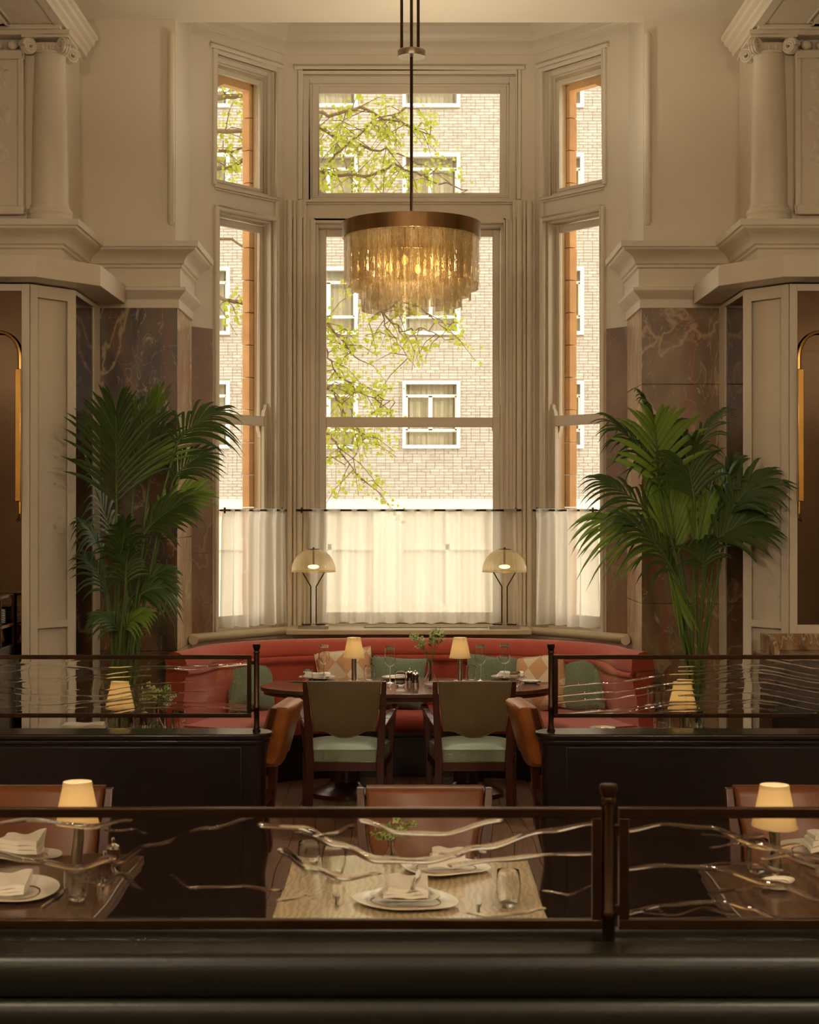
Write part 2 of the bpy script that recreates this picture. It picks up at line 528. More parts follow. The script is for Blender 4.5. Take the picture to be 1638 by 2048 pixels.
st(MB().box(-2.32, 2.32, -4.0, 11.42, CEIL, CEIL + 0.12).obj('ceiling', 'ceiling_paint'), 'cream painted ceiling')
st(MB().box(-2.3, 2.3, 11.42, 13.4, 6.35, 6.45).obj('ceiling_bay', 'ceiling_paint'), 'raised ceiling of the window bay')
st(MB().box(-2.3, 2.3, 11.38, 11.42, CEIL + 0.12, 6.35).obj('wall_above_ceiling', 'ceiling_paint'))
st(MB().box(-4.0, 4.0, -4.2, -4.0, -0.06, CEIL + 0.12).obj('wall_rear', 'walnut'), 'dark panelled wall behind the viewer')

for s, side in ((-1, 'left'), (1, 'right')):
    def S(mb):
        return mb.mirror() if s == 1 else mb      # everything below is drawn for the left-hand side
    # far side wall of the room and the beam over the columns
    st(S(MB().box(-4.0, -3.8, -4.0, 10.7, -0.06, CEIL + 0.12)).obj('wall_' + side, 'paint'), 'cream painted side wall')
    # pier beside the bay: plaster above, marble below
    pier = struct('wall_pier_' + side, 'plaster pier with marble cladding beside the window bay')
    S(MB().box(-4.0, -XP, DP, DP + 0.75, -0.06, 6.4)).obj('plaster', 'paint', pier)
    S(MB().box(-4.0, -2.34, 10.62, DP, 3.5, CEIL)).obj('plaster_block', 'paint', pier)
    mk = 'marble_left' if s < 0 else 'marble_right'
    zs = [0.0, 0.72, 1.285, 2.05, 2.84, 3.39] if s > 0 else [0.0, 0.95, 1.75, 2.62, 3.39]
    for a, b in zip(zs[:-1], zs[1:]):
        o = S(MB().box(-2.20, -1.645, DP - 0.02, DP, a + 0.002, b - 0.002)).obj('slab', mk, pier, bevel=0.003)
        o = S(MB().box(-1.66, -1.645, DP, DF - 0.01, a + 0.002, b - 0.002)).obj('slab', 'marble_lit', pier, bevel=0.003)
    # entablature swept round the block, the pier and the reveal
    prof = [(-0.05, 3.38), (0.03, 3.38), (0.03, 3.44), (0.045, 3.46), (0.075, 3.485), (0.085, 3.50), (0.085, 3.52), (0.04, 3.53),
            (0.04, 3.655), (0.055, 3.665), (0.055, 3.68), (0.07, 3.69), (0.075, 3.71), (0.09, 3.735), (0.12, 3.755), (0.145, 3.765),
            (0.16, 3.775), (0.165, 3.79), (0.18, 3.792), (0.185, 3.83), (-0.05, 3.84)]
    e = S(MB().sweep([(-4.0, 10.51), (-2.32, 10.51), (-2.32, DP), (-XP, DP), (-XP, 12.06)], prof)).obj('trim_entablature_' + side, 'paint', angle=28)
    st(e, 'moulded cream entablature running round the pier')
    # half-round corner bead
    st(S(MB().tube([(-1.69, DP - 0.004, 3.97), (-1.69, DP - 0.004, 3.99), (-1.69, DP - 0.004, 5.32), (-1.69, DP - 0.004, 5.34)], [0.012, 0.026, 0.026, 0.012], 12)).obj('trim_bead_' + side, 'paint'), 'rounded corner bead on the pier')
    # beam along the room, with its moulding and soffit panel
    bm_ = struct('beam_' + side, 'cream ceiling beam with moulded edge and carved soffit')
    S(MB().box(-3.9, -2.32, -4.0, DP, 5.13, CEIL + 0.1)).obj('beam_body', 'paint', bm_)
    mp_ = [(0, 5.12), (0.06, 5.12), (0.065, 5.15), (0.085, 5.165), (0.09, 5.185), (0.115, 5.20), (0.12, 5.225), (0.14, 5.235), (0.14, 5.26), (0, 5.28)]
    S(MB().sweep([(-2.32, -4.0), (-2.32, 11.2)], mp_)).obj('moulding', 'paint', bm_, angle=28)
    for ya, yb in ((6.4, 8.4), (8.55, 10.42)):
        S(MB().box(-3.7, -2.62, ya, ya + 0.06, 5.10, 5.13).box(-3.7, -2.62, yb - 0.06, yb, 5.10, 5.13).box(-2.68, -2.62, ya, yb, 5.10, 5.13)
          .box(-2.60, -2.585, ya, yb, 5.115, 5.13)).obj('soffit_panel_frame', 'paint', bm_, bevel=0.008)
        orn = MB()
        for q in range(26):
            orn.ball((-2.75 - 0.1 * rp_.random(), ya + 0.12 + (yb - ya - 0.24) * q / 25, 5.13), 0.035 + 0.02 * rp_.random(), 7, 5, (1, 1.3, 0.6))
        S(orn).obj('carved_ornament', 'paint', bm_)
    # lintel that ties the column line under the beam
    S(MB().box(-3.9, -2.40, 10.50, 10.95, 5.07, 5.13).box(-3.9, -2.28, 10.46, 10.99, 5.10, 5.13)).obj('lintel', 'paint', bm_, bevel=0.008)
    # half-height ionic column standing on the entablature
    cxm, cym = -2.395, 10.66
    col = struct('column_' + side, 'short ionic column with scrolled capital on the entablature')
    sh = []
    for q in range(15):
        t = q / 14; sh.append((0.122 - 0.020 * t ** 1.8, 3.98 + 0.99 * t))
    prof = [(0.0, 3.835), (0.150, 3.835), (0.150, 3.90), (0.146, 3.905), (0.152, 3.92), (0.146, 3.945), (0.130, 3.95), (0.132, 3.965), (0.126, 3.978)] + sh + \
           [(0.112, 4.972), (0.112, 4.985), (0.105, 4.99), (0.125, 5.03), (0.0, 5.03)]
    S(MB().lathe(prof, 36, cxm, cym)).obj('shaft', 'paint', col, angle=30)
    cap = MB().box(cxm - 0.155, cxm + 0.155, cym - 0.155, cym + 0.155, 5.055, 5.075).box(cxm - 0.165, cxm + 0.165, cym - 0.165, cym + 0.165, 5.075, 5.105)
    for q in range(14):
        a = 2 * math.pi * q / 14
        cap.ball((cxm + 0.108 * math.cos(a), cym + 0.108 * math.sin(a), 5.01), 0.02, 6, 5, (0.8, 0.8, 1.4))
    S(cap).obj('capital', 'paint', col, bevel=0.006)
    for a in (45, 135, 225, 315):
        vx, vy = cxm + 0.165 * math.cos(R(a)), cym + 0.165 * math.sin(R(a))
        vol = MB()
        tdir = Vector((-math.sin(R(a)), math.cos(R(a)), 0)); odir = Vector((math.cos(R(a)), math.sin(R(a)), 0))
        pts = []
        for q in range(34):
            th = q / 33 * 2.4 * 2 * math.pi; rr = 0.052 * (1 - 0.8 * q / 33)
            pts.append(Vector((vx, vy, 5.005)) + odir * (rr * math.cos(th)) + Vector((0, 0, rr * math.sin(th))))
        vol.tube(pts, 0.013, 6)
        for k in (-1, 1):
            vol.tube([p + tdir * 0.02 * k for p in pts], 0.011, 6)
        S(vol).obj('volute', 'paint', col)
    # carved panel behind the column
    pan = struct('wall_panel_' + side, 'carved plaster panel with festoon relief')
    S(MB().box(-3.4, -2.545, 10.56, 10.64, 3.93, 4.98)).obj('panel', 'paint', pan)
    fr = MB()
    for (a, b, c_, d_) in ((-3.4, -2.545, 3.90, 3.955), (-3.4, -2.545, 4.93, 4.985), (-2.585, -2.545, 3.955, 4.93)):
        fr.box(a, b, 10.545, 10.565, c_, d_)
    S(fr).obj('panel_frame', 'paint', pan, bevel=0.008)
    orn = MB()
    for q in range(60):
        u = q / 59
        orn.ball((-2.72 + 0.07 * math.sin(u * 16) - 0.02 * rp_.random(), 10.562, 4.86 - 0.62 * u), 0.022 + 0.02 * rp_.random(), 7, 5, (1, 0.35, 1.1))
    S(orn).obj('festoon', 'paint', pan)
    eg = MB()
    for q in range(8):
        eg.ball((-2.62 - q * 0.1, 10.56, 5.02), 0.035, 8, 6, (1, 0.7, 1))
    S(eg).obj('egg_moulding', 'paint', pan)

    # -------- mirrored cabinet with chamfered corner and flat canopy
    cab = thing('mirrored_cabinet', 'tall white chamfered wall unit with dark antique mirrors and flat canopy, %s of the window' % side, 'cabinet')
    S(MB().prism([(-3.8, 9.945), (-2.325, 9.945), (-2.0, 10.36), (-2.0, 11.25), (-2.29, 11.25), (-2.29, 10.46), (-3.8, 10.46)], 3.40, 3.535)).obj('canopy', 'paint', cab, bevel=0.003)
    A, B_, D_ = (-2.20, 10.48), (-2.42, 10.197), (-3.75, 10.197)
    S(MB().prism([(-2.22, 10.50), (-2.43, 10.22), (-3.75, 10.22), (-3.75, 10.49), (-2.45, 10.49), (-2.28, 10.75), (-2.28, 11.32), (-2.22, 11.32)], 0.0, 3.39)).obj('body', 'paint', cab)
    def face_panel(p, q, pieces, name, m, th):
        """boxes on the vertical face from p to q: pieces = (u0, u1, z0, z1), standing out by th"""
        p, q = Vector(p), Vector(q); d = (q - p); L_ = d.length; d.normalize(); nrm = Vector((d.y, -d.x))
        for u0, u1, z0, z1 in pieces:
            a, b = p + d * u0, p + d * u1
            S(MB().prism([tuple(a), tuple(b), tuple(b + nrm * th), tuple(a + nrm * th)], z0, z1)).obj(name, m, cab, bevel=0.002)
    zmir = 1.22 if s > 0 else 0.45
    CH = (Vector(A) - Vector(B_)).length
    face_panel(B_, A, [(0, 0.055, 0.1, 3.39), (CH - 0.055, CH, 0.1, 3.39), (0.055, CH - 0.055, 3.31, 3.39), (0.055, CH - 0.055, 1.19, 1.235), (0.055, CH - 0.055, 0.1, 0.24)], 'panel_stile', 'paint', 0.012)
    face_panel(A, (-2.20, 11.32), [(0, 0.018, 0.0, 3.39), (0.62, 0.84, 0.0, 3.39), (0.018, 0.62, 3.36, 3.39), (0.018, 0.62, 0, 0.12)], 'return_frame', 'paint', 0.012)
    face_panel(A, (-2.20, 11.32), [(0.018, 0.62, 0.12, 3.36)], 'return_mirror', 'antique_mirror', 0.004)
    face_panel(D_, B_, [(1.28, 1.33, 0, 3.39), (0, 1.28, 3.345, 3.39), (0, 1.28, zmir - 0.32, zmir)], 'front_frame', 'paint', 0.012)
    face_panel(D_, B_, [(0.0, 1.28, zmir, 3.345)], 'front_mirror', 'antique_mirror', 0.004)
    # brass picture light hanging on the mirror
    sco = thing('wall_sconce', 'slim brass wall light on the mirror, %s of the window' % side, 'wall light')
    S(MB().box(-2.50, -2.462, 10.135, 10.17, 2.005, 2.845)).obj('brass_bar', 'brass', sco, bevel=0.004)
    arc = [(-2.475, 10.155, 2.845)] + [(-2.475 - 0.13 * (1 - math.cos(t)), 10.155, 2.92 + 0.16 * math.sin(t)) for t in [k * math.pi / 2 / 8 for k in range(9)]]
    arc.append((-2.72, 10.155, 3.08))
    S(MB().tube(arc, 0.011, 8)).obj('arched_tube', 'brass', sco)
    S(MB().tube([(-2.475, 10.155, 2.005), (-2.475, 10.155, 1.93), (-2.48, 10.18, 1.90), (-2.5, 10.193, 1.88)], 0.009, 8)).obj('lower_arm', 'brass', sco)

# ------------------------------------------------------------------ the bay: walls, windows, stone outside
def bay_window(idx, loc, rz, width, up, lo, label, corner_pad=(0, 0), k=1.0):
    """local x along the wall, local y outwards, z up. up / lo: (x0, x1) of the upper and lower openings"""
    wl = struct('wall_bay_%d' % idx, 'cream wall of the window bay', loc, rz)
    z0, z1, z2, z3 = 1.0, 4.26, 4.45, 5.46
    T = 0.22
    MB().box(0 - corner_pad[0], width + corner_pad[1], 0, T, -0.06, z0).obj('wall_apron', 'paint', wl)
    MB().box(0 - corner_pad[0], width + corner_pad[1], 0, T, z3, 6.4).obj('wall_head', 'paint', wl)
    MB().box(0 - corner_pad[0], up[0], 0, T, z1, z3).obj('wall_side', 'paint', wl)
    MB().box(up[1], width + corner_pad[1], 0, T, z1, z3).obj('wall_side', 'paint', wl)
    MB().box(0 - corner_pad[0], lo[0], 0, T, z0, z1).obj('wall_side', 'paint', wl)
    MB().box(lo[1], width + corner_pad[1], 0, T, z0, z1).obj('wall_side', 'paint', wl)
    win = struct('window_%d' % idx, label, loc, rz)
    MB().box(up[0], up[1], 0.015, T, z1, z2).obj('transom', 'paint', win)
    MB().box(up[0] - 0.02, up[1] + 0.02, -0.02, 0.03, z2 - 0.02, z2).box(up[0] - 0.01, up[1] + 0.01, -0.008, 0.03, z2 - 0.035, z2 - 0.02).obj('transom_moulding', 'paint', win, bevel=0.006)
    # architraves
    a = 0.035
    MB().box(up[0] - a, up[0], -0.022, 0.02, z2, z3 + a).box(up[1], up[1] + a, -0.022, 0.02, z2, z3 + a).box(up[0], up[1], -0.022, 0.02, z3, z3 + a) \
        .box(up[0] - a - 0.03, up[1] + a + 0.03, -0.035, 0.0, z3 + a, z3 + a + 0.03).obj('upper_architrave', 'paint', win, bevel=0.008)
    MB().box(lo[0] - a, lo[0], -0.022, 0.02, z0, z1 + 0.03).box(lo[1], lo[1] + a, -0.022, 0.02, z0, z1 + 0.03).box(lo[0], lo[1], -0.022, 0.02, z1, z1 + 0.03).obj('lower_architrave', 'paint', win, bevel=0.008)
    def ring(x0, x1, za, zb, wd, y0, y1, name, bot=None, bev=0.006):
        bt = wd if bot is None else bot
        MB().box(x0, x0 + wd, y0, y1, za, zb).box(x1 - wd, x1, y0, y1, za, zb).box(x0 + wd, x1 - wd, y0, y1, zb - wd, zb).box(x0 + wd, x1 - wd, y0, y1, za, za + bt).obj(name, 'paint', win, bevel=bev)
    # fixed upper light: lining, stop bead, sash, pane
    ring(up[0], up[1], z2, z3, 0.055 * k, 0.05, T, 'upper_lining', 0.03)
    ring(up[0] + 0.055 * k, up[1] - 0.055 * k, z2 + 0.03, z3 - 0.055 * k, 0.02 * k, 0.075, 0.12, 'stop_bead')
    ring(up[0] + 0.075 * k, up[1] - 0.075 * k, z2 + 0.045, z3 - 0.07, 0.055 * k, 0.09, 0.13, 'upper_sash', 0.03)
    MB().box(up[0] + 0.12 * k, up[1] - 0.12 * k, 0.108, 0.112, z2 + 0.07, z3 - 0.10).obj('pane', 'window_glass', win, False)
    # double-hung pair below
    ring(lo[0], lo[1], z0, z1, 0.028 * k, 0.03, T, 'lower_lining', 0.03)
    zr0, zr1 = 2.61, 2.70
    x0, x1 = lo[0] + 0.03 * k, lo[1] - 0.03 * k
    wd = 0.058 * k
    us = MB().box(x0, x0 + wd, 0.115, 0.155, zr0, z1 - 0.03).box(x1 - wd, x1, 0.115, 0.155, zr0, z1 - 0.03).box(x0 + wd, x1 - wd, 0.115, 0.155, z1 - 0.085, z1 - 0.03).box(x0 + wd, x1 - wd, 0.115, 0.155, zr0 + 0.02, zr1)
    us.obj('upper_sash', 'paint', win, bevel=0.006)
    MB().box(x0 + wd - 0.005, x1 - wd + 0.005, 0.133, 0.137, zr1 - 0.01, z1 - 0.08).obj('pane', 'window_glass', win, False)
    ls = MB().box(x0, x0 + wd, 0.065, 0.108, z0 + 0.03, zr1).box(x1 - wd, x1, 0.065, 0.108, z0 + 0.03, zr1).box(x0 + wd, x1 - wd, 0.065, 0.108, zr0 + 0.012, zr1).box(x0 + wd, x1 - wd, 0.065, 0.108, z0 + 0.03, z0 + 0.12)
    ls.obj('lower_sash', 'paint', win, bevel=0.006)
    MB().box(x0 + wd - 0.005, x1 - wd + 0.005, 0.085, 0.089, z0 + 0.11, zr0 + 0.02).obj('pane', 'window_glass', win, False)
    # sash horns: scrolled brackets above and below the meeting rail
    hp = [(0, 0), (0.056, 0), (0.052, 0.02), (0.050, 0.035), (0.043, 0.05), (0.030, 0.062), (0.024, 0.075), (0.026, 0.088), (0.018, 0.10), (0, 0.104)]
    for sx, xo in ((1, x0), (-1, x1)):
        MB().prism_y([(xo + sx * px * k, zr1 - 0.002 + pz) for px, pz in hp], 0.066, 0.107).obj('sash_horn', 'paint', win, bevel=0.002)
        MB().prism_y([(xo + sx * (px * k + 0.012), zr0 + 0.022 - pz) for px, pz in hp], 0.116, 0.154).obj('sash_horn', 'paint', win, bevel=0.002)
    return wl, win

SL = math.hypot(XP - XB, DB - DF)
ang = math.atan2(DB - DF, XP - XB)
wc, winc = bay_window(1, (-XB, DB, 0), 0, 2 * XB, (XB - 0.865, XB + 0.865), (XB - 0.765, XB + 0.765), 'tall central sash window with fixed light above', (0.05, 0.05))
wlf, winl = bay_window(2, (-XP, DF, 0), ang, SL, (0.265, 0.93), (0.285, 0.925), 'narrow angled sash window on the left of the bay', (0.0, 0.03), 0.62)
wrt, winr = bay_window(3, (XB, DB, 0), -ang, SL, (SL - 0.93, SL - 0.265), (SL - 0.925, SL - 0.285), 'narrow angled sash window on the right of the bay', (0.03, 0.0), 0.62)
# bay marble returns beside the side windows
for wl, xa, xb in ((wlf, 0.0, 0.225), (wrt, SL - 0.225, SL)):
    for a, b in ((0.98, 1.62), (1.62, 2.5), (2.5, 3.34)):
        MB().box(xa, xb, -0.014, 0.0, a + 0.002, b - 0.002).obj('slab', 'marble_bay', wl, bevel=0.002)
# clustered vertical beads between the windows
beads = struct('trim_bay_beads', 'clustered vertical mouldings between the bay windows')
for s in (-1, 1):
    for x, y, r in ((0.965, 12.865, 0.022), (0.925, 12.885, 0.016), (0.885, 12.885, 0.024), (0.845, 12.89, 0.014)):
        MB().tube([(s * x, y, 1.0), (s * x, y, 4.44)], r, 12).obj('bead', 'paint', beads)
    MB().box(*(sorted((s * 0.83, s * 0.98))), 12.88, 12.9, 4.3, 4.44).obj('bead_cap', 'paint', beads, bevel=0.006)
# cornice high in the bay
cp = [(0, 5.62), (0.012, 5.62), (0.016, 5.65), (0.03, 5.66), (0.034, 5.72), (0.06, 5.75), (0.07, 5.79), (0.10, 5.82), (0.11, 5.88), (0.16, 5.92), (0.17, 6.0), (0.17, 6.1), (0, 6.1)]
st(MB().sweep([(-XP, DP + 0.1), (-XP, DF), (-XB, DB), (XB, DB), (XP, DF), (XP, DP + 0.1)], cp).obj('trim_bay_cornice', 'paint', angle=28), 'stepped plaster cornice high in the bay')
# sill board, radiator grille and half-round side sills
sill = struct('sill_shelf', 'cream sill shelf with a slot grille under the central window')
MB().box(-0.955, 0.945, 12.37, DB, 0.985, 1.022).obj('sill_board', 'sill_stone', sill, bevel=0.005)
MB().box(-0.36, 0.62, 12.60, 12.68, 1.0225, 1.026).obj('grille', 'bronze', sill)
for q in range(34):
    MB().box(-0.35 + q * 0.0285, -0.338 + q * 0.0285, 12.605, 12.675, 1.0262, 1.0285).obj('grille_bar', 'nickel', sill)
for s in (-1, 1):
    p0, p1 = Vector((s * (XP - 0.01), DF - 0.02)), Vector((s * (XB - 0.04), DB - 0.05))

    off = Vector((-s * 0.777, -0.631)) * 0.05
    a, b = p0 + off, p1 + off
    a = a - (p1 - p0).normalized() * 0.04
    MB().tube([(a.x, a.y, 0.985), (b.x, b.y, 0.985)], 0.035, 14).obj('side_sill', 'sill_stone', sill)
    MB().tube([(a.x - s * 0.0, a.y - 0.0, 0.985), (s * 1.60, 11.85, 0.985)], 0.035, 14).obj('side_sill', 'sill_stone', sill)

# terracotta stone piers outside the angled windows, laid block on block
for s, side in ((-1, 'left'), (1, 'right')):
    pr = struct('wall_stone_pier_' + side, 'orange terracotta stone jamb outside the angled window')
    u = Vector((0.631, 0.777)); nv = Vector((-0.777, 0.631))
    base = Vector((-XP, DF))
    def W2(a, n): 
        q = base + u * a + nv * n
        return (q.x, q.y)
    z = 0.4; q = 0
    while z < 5.5:
        h = 0.262
        o_ = 0.004 * (q % 2)
        mb = MB().prism([W2(0.86, 0.225), W2(1.03, 0.225), W2(1.03, 0.30), W2(0.855 - o_, 0.30)], z + 0.003, z + h - 0.003)
        (mb.mirror() if s == 1 else mb).obj('stone_block', 'terracotta', pr, bevel=0.004)
        mb = MB().prism([W2(0.0, 0.225), W2(0.28, 0.225), W2(0.25, 0.30), W2(-0.05, 0.30)], z + 0.003, z + h - 0.003)
        (mb.mirror() if s == 1 else mb).obj('stone_block', 'terracotta', pr, bevel=0.004)
        z += h; q += 1
    # shouldered lintel over the upper light
    mb = MB()
    vs = [W2(0.26, 0.225), W2(0.87, 0.225), W2(0.87, 0.30), W2(0.26, 0.30)]
    mb.prism(vs, 5.33, 5.7)
    (mb.mirror() if s == 1 else mb).obj('stone_lintel', 'terracotta', pr)
    a, b = Vector(W2(0.28, 0.23)), Vector(W2(0.28, 0.295)); c_, d_ = Vector(W2(0.58, 0.23)), Vector(W2(0.58, 0.295))
    mb = MB().add([(a.x, a.y, 5.33), (b.x, b.y, 5.33), (c_.x, c_.y, 5.33), (d_.x, d_.y, 5.33), (a.x, a.y, 5.16), (b.x, b.y, 5.16)],
                  [(0, 2, 3, 1), (0, 4, 2), (1, 3, 5), (4, 5, 3, 2), (0, 1, 5, 4)])
    (mb.mirror() if s == 1 else mb).obj('stone_shoulder', 'terracotta', pr)

# outside skin that keeps daylight out of the wall corners
st(MB().box(-6.0, -1.95, 12.0, 12.15, -0.5, 6.6).obj('wall_outer_left', 'terracotta'))
st(MB().box(1.95, 6.0, 12.0, 12.15, -0.5, 6.6).obj('wall_outer_right', 'terracotta'))

# ------------------------------------------------------------------ across the street
FD = 40.0
def fx(x): return (x - CX) * FD / F
def fz(y): return EYE - (y - CY) * FD / F
bld = thing('brick_building', 'pale yellow brick building with white framed windows across the street', 'building')
x_lo, x_hi, z_lo, z_hi = -13.0, 13.0, fz(998), 13.2
cols = [89, 345, 601, 805, 1052, 1256, 1503]
rows = [(762, 897), (535, 670), (308, 443), (81, 216)]
wins = [(fx(cx_), fx(cx_ + 115), fz(b), fz(t)) for cx_ in cols for t, b in rows]
# wall panels between window openings
xs = sorted({x_lo, x_hi} | {v for w_ in wins for v in w_[:2]})
zs = sorted({z_lo, z_hi} | {v for w_ in wins for v in w_[2:]})
core = MB()
for i in range(len(xs) - 1):
    for j in range(len(zs) - 1):
        cxm, czm = (xs[i] + xs[i + 1]) / 2, (zs[j] + zs[j + 1]) / 2
        if not any(w_[0] < cxm < w_[1] and w_[2] < czm < w_[3] for w_ in wins):
            core.box(xs[i], xs[i + 1], FD + 0.012, FD + 0.3, zs[j], zs[j + 1])
core.obj('mortar_wall', 'mortar', bld, False)
MB().box(x_lo, x_hi, FD + 0.6, FD + 8, -1, z_hi).obj('building_mass', 'door_dark', bld, False)
vs, fs = [], []
ch, bl = 0.075, 0.225
rb = random.Random(11)
zc = z_lo; row_i = 0
bx_lo, bx_hi = fx(420), fx(1225)
while zc < fz(130):
    x = bx_lo + (0.1125 if row_i % 2 else 0)
    while x < bx_hi:
        wdt = 0.1125 if rb.random() < 0.18 else bl
        a, b, c_, d_ = x + 0.006, x + wdt - 0.006, zc + 0.006, zc + ch - 0.006
        hit = None
        for w_ in wins:
            if a < w_[1] and b > w_[0] and c_ < w_[3] - 0.01 and d_ > w_[2] + 0.01:
                hit = w_; break
        if hit:
            if a < hit[0] - 0.02: b = hit[0]
            elif b > hit[1] + 0.02: a = hit[1]
            else: x += wdt; continue
        yf = FD - 0.004 - 0.006 * rb.random()
        o = len(vs)
        vs += [(a, yf, c_), (b, yf, c_), (b, yf, d_), (a, yf, d_), (a, FD + 0.02, c_), (b, FD + 0.02, c_), (b, FD + 0.02, d_), (a, FD + 0.02, d_)]
        fs += [(o, o + 1, o + 2, o + 3), (o + 4, o, o + 3, o + 7), (o + 1, o + 5, o + 6, o + 2), (o + 3, o + 2, o + 6, o + 7), (o + 4, o + 5, o + 1, o)]
        x += wdt
    zc += ch; row_i += 1
bo = raw_obj('brick_courses', vs, fs, 'brick', bld); bo['kind'] = 'stuff'
for (a, b, c_, d_) in wins:
    t = 0.085
    fo = MB().box(a, a + t, FD - 0.12, FD + 0.16, c_, d_).box(b - t, b, FD - 0.12, FD + 0.16, c_, d_).box(a + t, b - t, FD - 0.12, FD + 0.16, d_ - t, d_).box(a + t, b - t, FD - 0.12, FD + 0.16, c_, c_ + t).obj('window_surround', 'frame_white', bld, False)
    zt, zb, xm = d_ - (d_ - c_) * 0.22, c_ + (d_ - c_) * 0.27, (a + b) / 2 - 0.02
    MB().box(a + t, b - t, FD + 0.03, FD + 0.08, zt - 0.035, zt + 0.035).box(a + t, b - t, FD + 0.03, FD + 0.08, zb - 0.035, zb + 0.035).box(xm - 0.05, xm + 0.05, FD + 0.03, FD + 0.08, zb, zt) \
        .box(a + t, a + t + 0.05, FD + 0.03, FD + 0.08, zb, zt).box(b - t - 0.04, b - t, FD + 0.03, FD + 0.08, zb, zt).obj('casement_frame', 'frame_white', fo, False)
    for q, (p0, p1, q0, q1) in enumerate(((a + t, b - t, zt, d_ - t), (a + t, xm, zb, zt), (xm, b - t, zb, zt), (a + t, b - t, c_ + t, zb))):
        MB().box(p0, p1, FD + 0.05, FD + 0.055, q0, q1).obj('pane', 'window_glass', fo, False)
    dr = MB()
    n = 28; pv = []
    for k in range(n + 1):
        pv.append((a + t + (b - a - 2 * t) * k / n, FD + 0.24 + 0.03 * math.sin(k * 1.9)))
    o = []
    dvs = [(x, y, c_) for x, y in pv] + [(x, y, d_) for x, y in pv]
    dr.add(dvs, [(k, k + 1, n + 2 + k, n + 1 + k) for k in range(n)])
    dr.obj('drape', 'drape_grey', fo)
# white shop storey
shop = MB().box(x_lo, x_hi, FD - 0.15, FD + 0.3, fz(1022), fz(998)).obj('fascia_band', 'render_white', bld, False)
for k in range(9):
    xx = x_lo + 0.3 + k * 2.95
    MB().box(xx, xx + 0.75, FD - 0.1, FD + 0.3, -1, fz(1022)).obj('shop_pier', 'render_white', bld, False)
    sf = MB().box(xx + 0.75, xx + 2.95, FD + 0.1, FD + 0.3, -1, -0.35).box(xx + 0.75, xx + 2.95, FD + 0.05, FD + 0.3, 0.95, 1.1).box(xx + 1.8, xx + 1.9, FD + 0.05, FD + 0.2, -0.4, fz(1022)).obj('shopfront_frame', 'render_white', bld, False)
    MB().box(xx + 0.75, xx + 2.95, FD + 0.2, FD + 0.22, -0.35, fz(1022)).obj('shop_bright_pane', 'render_white', sf, False)  # opaque white panes, the glow behind the curtains put into their colour
st(MB().box(-60, 60, 13.6, 70, -1.1, -1.0).obj('street', 'asphalt'), 'street outside the window')

# tree: limbs reach in from the left of the window
TD = 24.0
tree = thing('street_tree', 'plane tree with fresh yellow-green leaves outside the window', 'tree')
rt = random.Random(21)
def T3(x, y, j=0.0): return P(x, y, TD + j)
trunk = [Vector((-6.2, TD, -1.0)), Vector((-6.1, TD, 2.0)), Vector((-5.7, TD + 0.2, 5.0)), Vector((-5.2, TD, 7.4)), Vector((-4.6, TD, 9.4))]
MB().tube(trunk, [0.28, 0.24, 0.2, 0.14, 0.06], 10).obj('trunk', 'bark', tree)
limbs = [
    [T3(90, 260), T3(300, 330), T3(450, 340, .4), T3(520, 300, .5), T3(640, 345, .4), T3(720, 355), T3(790, 330), T3(850, 355), T3(935, 380)],
    [T3(60, 180), T3(300, 250), T3(480, 265), T3(600, 240), T3(700, 290, .3), T3(770, 300), T3(850, 330)],
    [T3(120, 420), T3(320, 420), T3(430, 300, .2), T3(480, 300), T3(540, 310)],
    [T3(100, 500), T3(330, 470), T3(460, 480), T3(540, 520)],
    [T3(640, 345, .3), T3(690, 290), T3(740, 250), T3(790, 225), T3(830, 210)],
    [T3(600, 330), T3(650, 390), T3(690, 420), T3(740, 530), T3(765, 640), T3(790, 680), T3(830, 735)],
    [T3(120, 520), T3(330, 560), T3(450, 600), T3(500, 610), T3(600, 640), T3(660, 650), T3(690, 690), T3(720, 720)],
    [T3(600, 600), T3(650, 690), T3(664, 740), T3(700, 770), T3(750, 800), T3(790, 805)],
    [T3(600, 760), T3(660, 780), T3(700, 840), T3(730, 880), T3(690, 930)],
    [T3(650, 860), T3(680, 900), T3(700, 930), T3(726, 966)],
    [T3(690, 560), T3(760, 620), T3(800, 660), T3(860, 660), T3(890, 680)],
    [T3(740, 640), T3(800, 600), T3(850, 620), T3(880, 650)],
    [T3(400, 200), T3(480, 190), T3(560, 210), T3(660, 230), T3(720, 215), T3(780, 240), T3(860, 270)],
]
lv, lf = [], []
def leaf(p, size):
    a = Vector((rt.uniform(-1, 1), rt.uniform(-0.6, 0.6), rt.uniform(-1, 0.6))).normalized()
    b = a.cross(Vector((rt.uniform(-1, 1), -1.5, rt.uniform(-1, 1)))).normalized()
    o = len(lv)
    lv.extend([p, p + a * size * 0.35 + b * size * 0.42, p + a * size * 0.7 + b * size * 0.22, p + a * size, p + a * size * 0.7 - b * size * 0.22, p + a * size * 0.35 - b * size * 0.42])
    lf.append(tuple(o + k for k in range(6)))
dens = [1.0, 0.9, 0.5, 0.35, 0.9, 0.55, 0.7, 0.95, 1.0, 0.8, 0.7, 0.5, 0.9]
